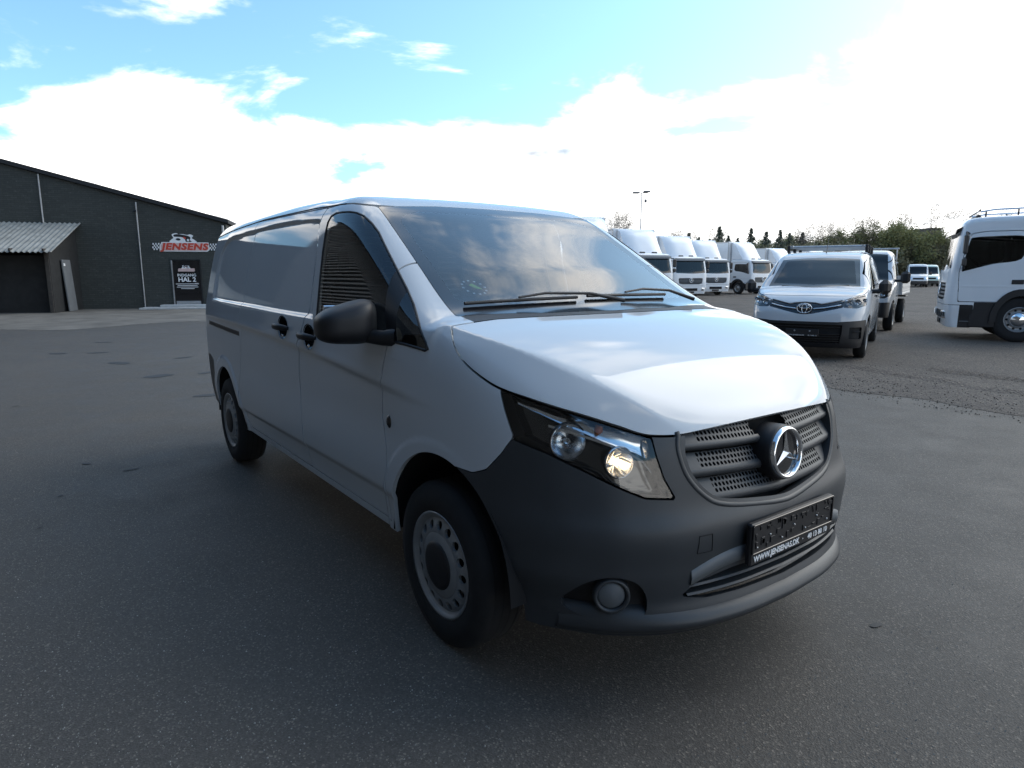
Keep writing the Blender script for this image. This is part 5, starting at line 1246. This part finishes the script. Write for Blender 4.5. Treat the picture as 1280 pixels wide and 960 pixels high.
def plant(kind, px_, top, depth, Hn):
    """stand a tree on the ground at the given distance so that its top reaches photo row top"""
    b = pix(px_, 341, depth); H = CAM[2]+(341-top)*depth/FPX
    i = rt_.randrange(2); pr = protos[kind][i]
    if used.get((kind, i)) is None: o = pr; used[(kind, i)] = 1
    else: o = copy_tree(pr)
    s_ = H/Hn; o.location = (b.x, b.y, 0); o.rotation_euler = (0, 0, rt_.random()*6.28); o.scale = (s_*(.9+.3*rt_.random()), s_*(.9+.3*rt_.random()), s_)
for px_, top, dp_ in ((859, 291, 100), (872, 296, 96), (897, 283, 98), (908, 294, 104), (936, 285, 97), (955, 289, 100), (972, 287, 105), (984, 291, 99), (1000, 290, 103), (920, 297, 108), (885, 298, 108)): plant('conifer', px_, top, dp_, 7.5)
for px_, top, dp_ in ((990, 292, 110), (1012, 292, 108), (1030, 288, 104), (1048, 288, 101), (1063, 285, 98), (1078, 283, 95), (1095, 280, 96), (1110, 277, 92), (1124, 276, 90), (1139, 280, 94), (1152, 284, 96), (1166, 286, 99), (1185, 290, 97), (1210, 292, 92), (1240, 290, 92), (1270, 288, 92), (868, 302, 112), (888, 300, 113), (905, 300, 112), (925, 299, 111), (946, 298, 113), (965, 297, 112), (982, 297, 113), (1002, 295, 112), (1020, 293, 111)): plant('broad', px_, top, dp_, 8.0)
for k in range(22): plant('bush', 850+k*17+rt_.random()*8, 303+rt_.random()*9, 84+rt_.random()*8, 4.0)
for px_, top, dp_ in ((745, 268, 105), (755, 264, 102), (768, 266, 108), (825, 286, 110), (841, 287, 108), (872, 281, 110), (1018, 285, 105), (1030, 274, 100), (1052, 272, 104), (1064, 270, 96), (1105, 264, 100), (1119, 256, 94), (1128, 262, 98), (1205, 266, 90), (1222, 263, 92), (1243, 262, 90), (1262, 264, 92)): plant('bare', px_, top, dp_, 9.0)
# ---------- far shed, far vehicles, lamp mast, gravel ----------
plain('shed_dark', (.014, .015, .022), .8, var=.2)
q = pix(1153, 341, 112); fs = empty('far_shed', (q.x, q.y, 0), YAW+math.pi/2, 'dark blue-black shed at the end of the yard below the trees', 'building')
def hpx(py, d): return CAM[2]+(341-py)*d/FPX
zt0 = hpx(286, 112); MB().prism([(-2.2, 0), (-2.2, zt0*.60), (.6, zt0), (2.6, zt0*.97), (2.6, 0)], 0, 6, lambda u, v, d: (-u, -d, v)).build('wall', 'shed_dark', fs)
MB().prism([(-2.4, zt0*.56), (.6, zt0+.02), (2.7, zt0*.985), (2.7, zt0*.985+.12), (.6, zt0+.15), (-2.45, zt0*.56+.12)], -.2, 6.2, lambda u, v, d: (-u, -d, v)).build('roof', 'roof_felt', fs)
E_F = van_F([(.2,.88),(.5,.96),(1.0,.99),(1.4,.98),(2.0,.93),(2.5,.85)], [(-4.5,2.48),(-1.5,2.5),(-1.0,2.42),(-.7,2.2),(-.3,1.75),(.1,1.4),(.4,1.28),(.7,1.12),(.9,.9)], [(-.6,1.1),(0,.95),(.4,.86),(.7,.72),(.95,.55)], [(.1,.85),(.4,.93),(.7,.92),(1.0,.84),(1.2,.7)], [(0,0),(.4,.03),(.7,.12),(.85,.28),(.95,.6),(.99,1)], -4.5, ws0=.1)
def far_van(name, label, px_, py_, deg, paint, scale=1.0):
    g = ground(px_, py_); o = empty(name, (g.x, g.y, 0), R(deg), label, 'van'); S = implicit_mesh(E_F, (-4.6, 1.0), (0, 1.05), (.13, 2.6), .06)
    _, S = cut(S, lambda x, y, z: np.maximum(np.minimum(np.sqrt(x*x+(z-.38)**2), np.sqrt((x+3.4)**2+(z-.38)**2))-.45, .5-np.abs(y))); _, S = cut(S, lambda x, y, z: z-.33)
    ws, S = cut(S, lambda x, y, z: np.maximum(np.maximum(np.abs(y)-.80, np.abs(x+.33)-.42), 1.35-z)); shell('windscreen', ws, 'truck_glass', o)
    gr, S = cut(S, lambda x, y, z: np.maximum(np.maximum(np.abs(y)-.5, np.abs(z-.92)-.09), .5-x)); shell('grille', gr, 'void_black', o)
    lb, S = cut(S, lambda x, y, z: np.maximum(z-.68, .45-x)); shell('front_bumper', lb, 'black_plastic', o)
    lm, S = cut(S, lambda x, y, z: np.maximum(np.maximum(np.abs(np.abs(y)-.73)-.16, np.abs(z-.98)-.11), .4-x))
    wn, S = cut(S, lambda x, y, z: np.maximum(poly_sdf(x, z, [(-1.2, 1.4), (-1.2, 2.0), (-.75, 2.0), (-.2, 1.45)]), .5-np.abs(y)))
    shell('body', S, paint, o)
    for sg in (-1, 1):
        a, _ = cut(lm, lambda x, y, z: -y*sg); shell('headlamp', a, 'reflector', o); a, _ = cut(wn, lambda x, y, z: -y*sg); shell('door_window', a, 'truck_glass', o)
        MB().box((-.15, sg*1.17, 1.5), (.14, .22, .34), .05).box((-.12, sg*1.0, 1.36), (.08, .24, .06), .01).build('wing_mirror', 'black_plastic', o)
        for x in (0, -3.4): small_wheel(o, x, sg*.86, sg, .36, .22, .21)
    MB().box((-1.4, 0, 1.25), (.03, 1.7, 1.6), .01).build('bulkhead', 'interior_dark', o); MB().box((-1.8, 0, .42), (5.0, 1.1, .2), .01).build('underbody', 'void_black', o)
    return o
plain('pale_green_paint', (.42, .55, .50), .35, coat=.8, var=.03)
far_van('far_van', 'small white van far down the yard in front of the dark shed', 1146, 359, 296, 'white_paint')
far_van('far_van', 'small pale green van far down the yard beside the white truck', 1161, 358, 300, 'pale_green_paint')
# lamp mast
q = pix(799, 341, 62); mz = hpx(243, 62)
lm_ = empty('lamp_mast', (q.x, q.y, 0), YAW, 'tall thin mast with two floodlights behind the row of box trucks', 'lamp')
MB().tube([(0, 0, 0), (0, 0, mz)], [.10, .05], 8).build('mast', 'galvanised', lm_)
MB().tube([(0, -.55, mz-.02), (0, .75, mz-.02)], .04, 6).build('cross_arm', 'galvanised', lm_)
for y, dz in ((-.45, .08), (.55, -.02)): MB().box((-.05, y, mz+dz), (.45, .62, .14), .04).build('floodlight', 'grey_plastic', lm_)
MB().box((0, -.38, mz-.75), (.22, .22, .30), .05).build('camera_box', 'grey_plastic', lm_)
# gravel yard: ragged sheet over the asphalt edge
t = MT('gravel'); p = t.pr(Roughness=.9); co = t.co()
vo = t.n('ShaderNodeTexVoronoi'); vo.inputs['Scale'].default_value = 42; t.l(co, vo.inputs['Vector'])
c0 = t.ramp(t.noise(.5, 6, co, .6), (.3, (.066, .055, .046)), (.7, (.118, .100, .084))); c1 = t.ramp(vo.outputs['Color'], (.2, (.5, .5, .5)), (.85, (1.3, 1.28, 1.25)), (1.0, (2.6, 2.5, 2.4)))
t.l(t.mixc(.8, c0, c1, 'MULTIPLY'), p.inputs['Base Color']); t.l(t.bump(vo.outputs['Distance'], .8, .02), p.inputs['Normal'])
rg = np.random.default_rng(3)
e0 = ground(980, 478); e1 = ground(1280, 522); ed = (e1-e0).normalized(); en = Vector((-ed.y, ed.x, 0)); en = en if en.y > 0 else -en
ev = []; nn_ = 260
for k in range(nn_+1):
    s_ = -34+58*k/nn_; wv = .10*math.sin(s_*1.3)+.06*math.sin(s_*4.1+1)+.03*rg.normal()+.10*math.sin(s_*.4); P = e0+ed*s_+en*wv; ev.append((P.x, P.y, .004))
far = [(q[0]+en.x*120, q[1]+en.y*120, .004) for q in (ev[-1], ev[0])]
MB().add(ev+far, [tuple(range(len(ev)+2))]).build('gravel_yard', 'gravel', kind='structure')
# loose stones along the gravel edge, one mass
mb = MB()
for k in range(5200):
    s_ = rg.uniform(-9, 4.5); d_ = abs(rg.normal())*1.5-.28-.10*rg.random()
    P = e0+ed*s_+en*d_; r = .004+.009*rg.random()**2; v = rg.normal(size=(4, 3)); v /= np.linalg.norm(v, axis=1, keepdims=True)
    base = np.array([[1, 0, -.35], [-.5, .87, -.35], [-.5, -.87, -.35], [0, 0, 1]])+.25*v; mb.add([(P.x+q[0]*r, P.y+q[1]*r, .004+r*.3+q[2]*r*.8) for q in base], [(0, 1, 3), (1, 2, 3), (2, 0, 3), (0, 2, 1)])
mb.build('loose_stones', 'gravel', kind='stuff', label='loose gravel scattered along the asphalt edge')
# tyre ruts: low ridges of pushed-up gravel
for a, b in (((1060, 458), (1280, 492)), ((1165, 462), (1280, 476))):
    A = ground(*a); B = ground(*b); g = []; n = 90; dv = (B-A).normalized(); pv = Vector((-dv.y, dv.x, 0))
    for k in range(n+1):
        P = A+(B-A)*(k/n)*1.4+pv*(.05*math.sin(k*.21)+.03*rg.normal()); hgt = .035*(.6+.6*rg.random()); wd_ = .10+.05*rg.random()
        g.append([(P.x-pv.x*wd_*2, P.y-pv.y*wd_*2, .0035), (P.x-pv.x*wd_*.5, P.y-pv.y*wd_*.5, .004+hgt), (P.x+pv.x*wd_*.6, P.y+pv.y*wd_*.6, .004+hgt*.6), (P.x+pv.x*wd_*2, P.y+pv.y*wd_*2, .0035)])
    MB().sheet(g).build('gravel_ridge', 'gravel', kind='structure')
# dusty hardstanding in front of the hall
plain('dusty_gravel', (.125, .115, .10), .95, var=.35, scale=1.2, bump=.5, bscale=60)
ev = []
for k in range(81):
    px_ = -80+k*4.6; yy = 412+3.0*math.sin(px_*.021)-9*(px_/300)+.3*rg.normal(); P = ground(px_, yy); ev.append((P.x, P.y, .004))
far = [(-70, ev[-1][1]+30, .004), (-90, -30, .004), (ev[0][0]-10, -30, .004)]
MB().add(ev+far, [tuple(range(len(ev)+3))]).build('dusty_apron', 'dusty_gravel', kind='structure')
# dark patches on the asphalt
plain('tar_patch', (.016, .016, .017), .7, var=.3, scale=10)
def blot(px_, py_, rx, seed):
    r_ = random.Random(seed); c = ground(px_, py_); n = 22; v = [(c.x, c.y, .005)]
    sx, sy = rx*(.8+.4*r_.random()), rx*(.5+.3*r_.random()); an = r_.random()*3
    for k in range(n):
        a = 2*math.pi*k/n; q = 1+.22*math.sin(a*2+an)+.14*r_.random(); u, w_ = sx*q*math.cos(a), sy*q*math.sin(a); v.append((c.x+u*math.cos(an)-w_*math.sin(an), c.y+u*math.sin(an)+w_*math.cos(an), .004))
    MB().add(v, [(0, i+1, (i+1) % n+1) for i in range(n)]).build('tar_patch', 'tar_patch', kind='structure')
for i, (x, y, r_) in enumerate(((1095, 782, .022), (199, 470, .20), (149, 454, .16), (122, 441, .16), (130, 428, .14), (258, 466, .12), (262, 494, .13), (230, 447, .14), (72, 442, .14), (108, 580, .035), (164, 587, .04), (76, 620, .02), (50, 660, .012), (20, 508, .03))): blot(x, y, r_, i)
# pale specks of grit on the asphalt, one mass
mb = MB()
for k in range(5200):
    u = rg.random(); px_ = rg.uniform(-100, 1380); py_ = 430+u**.6*560; P = ground(px_, py_)
    if -4.2 < P.x < 1.0 and abs(P.y) < 1.05: continue
    r = .0012+.003*rg.random()**3; mb.add([(P.x+r, P.y, .0), (P.x-.5*r, P.y+.9*r, .0), (P.x-.5*r, P.y-.9*r, .0), (P.x, P.y, r)], [(0, 1, 3), (1, 2, 3), (2, 0, 3)])
plain('grit', (.30, .29, .27), .9, var=.4, scale=30)
mb.build('grit', 'grit', kind='stuff', label='pale grit specks scattered over the asphalt')
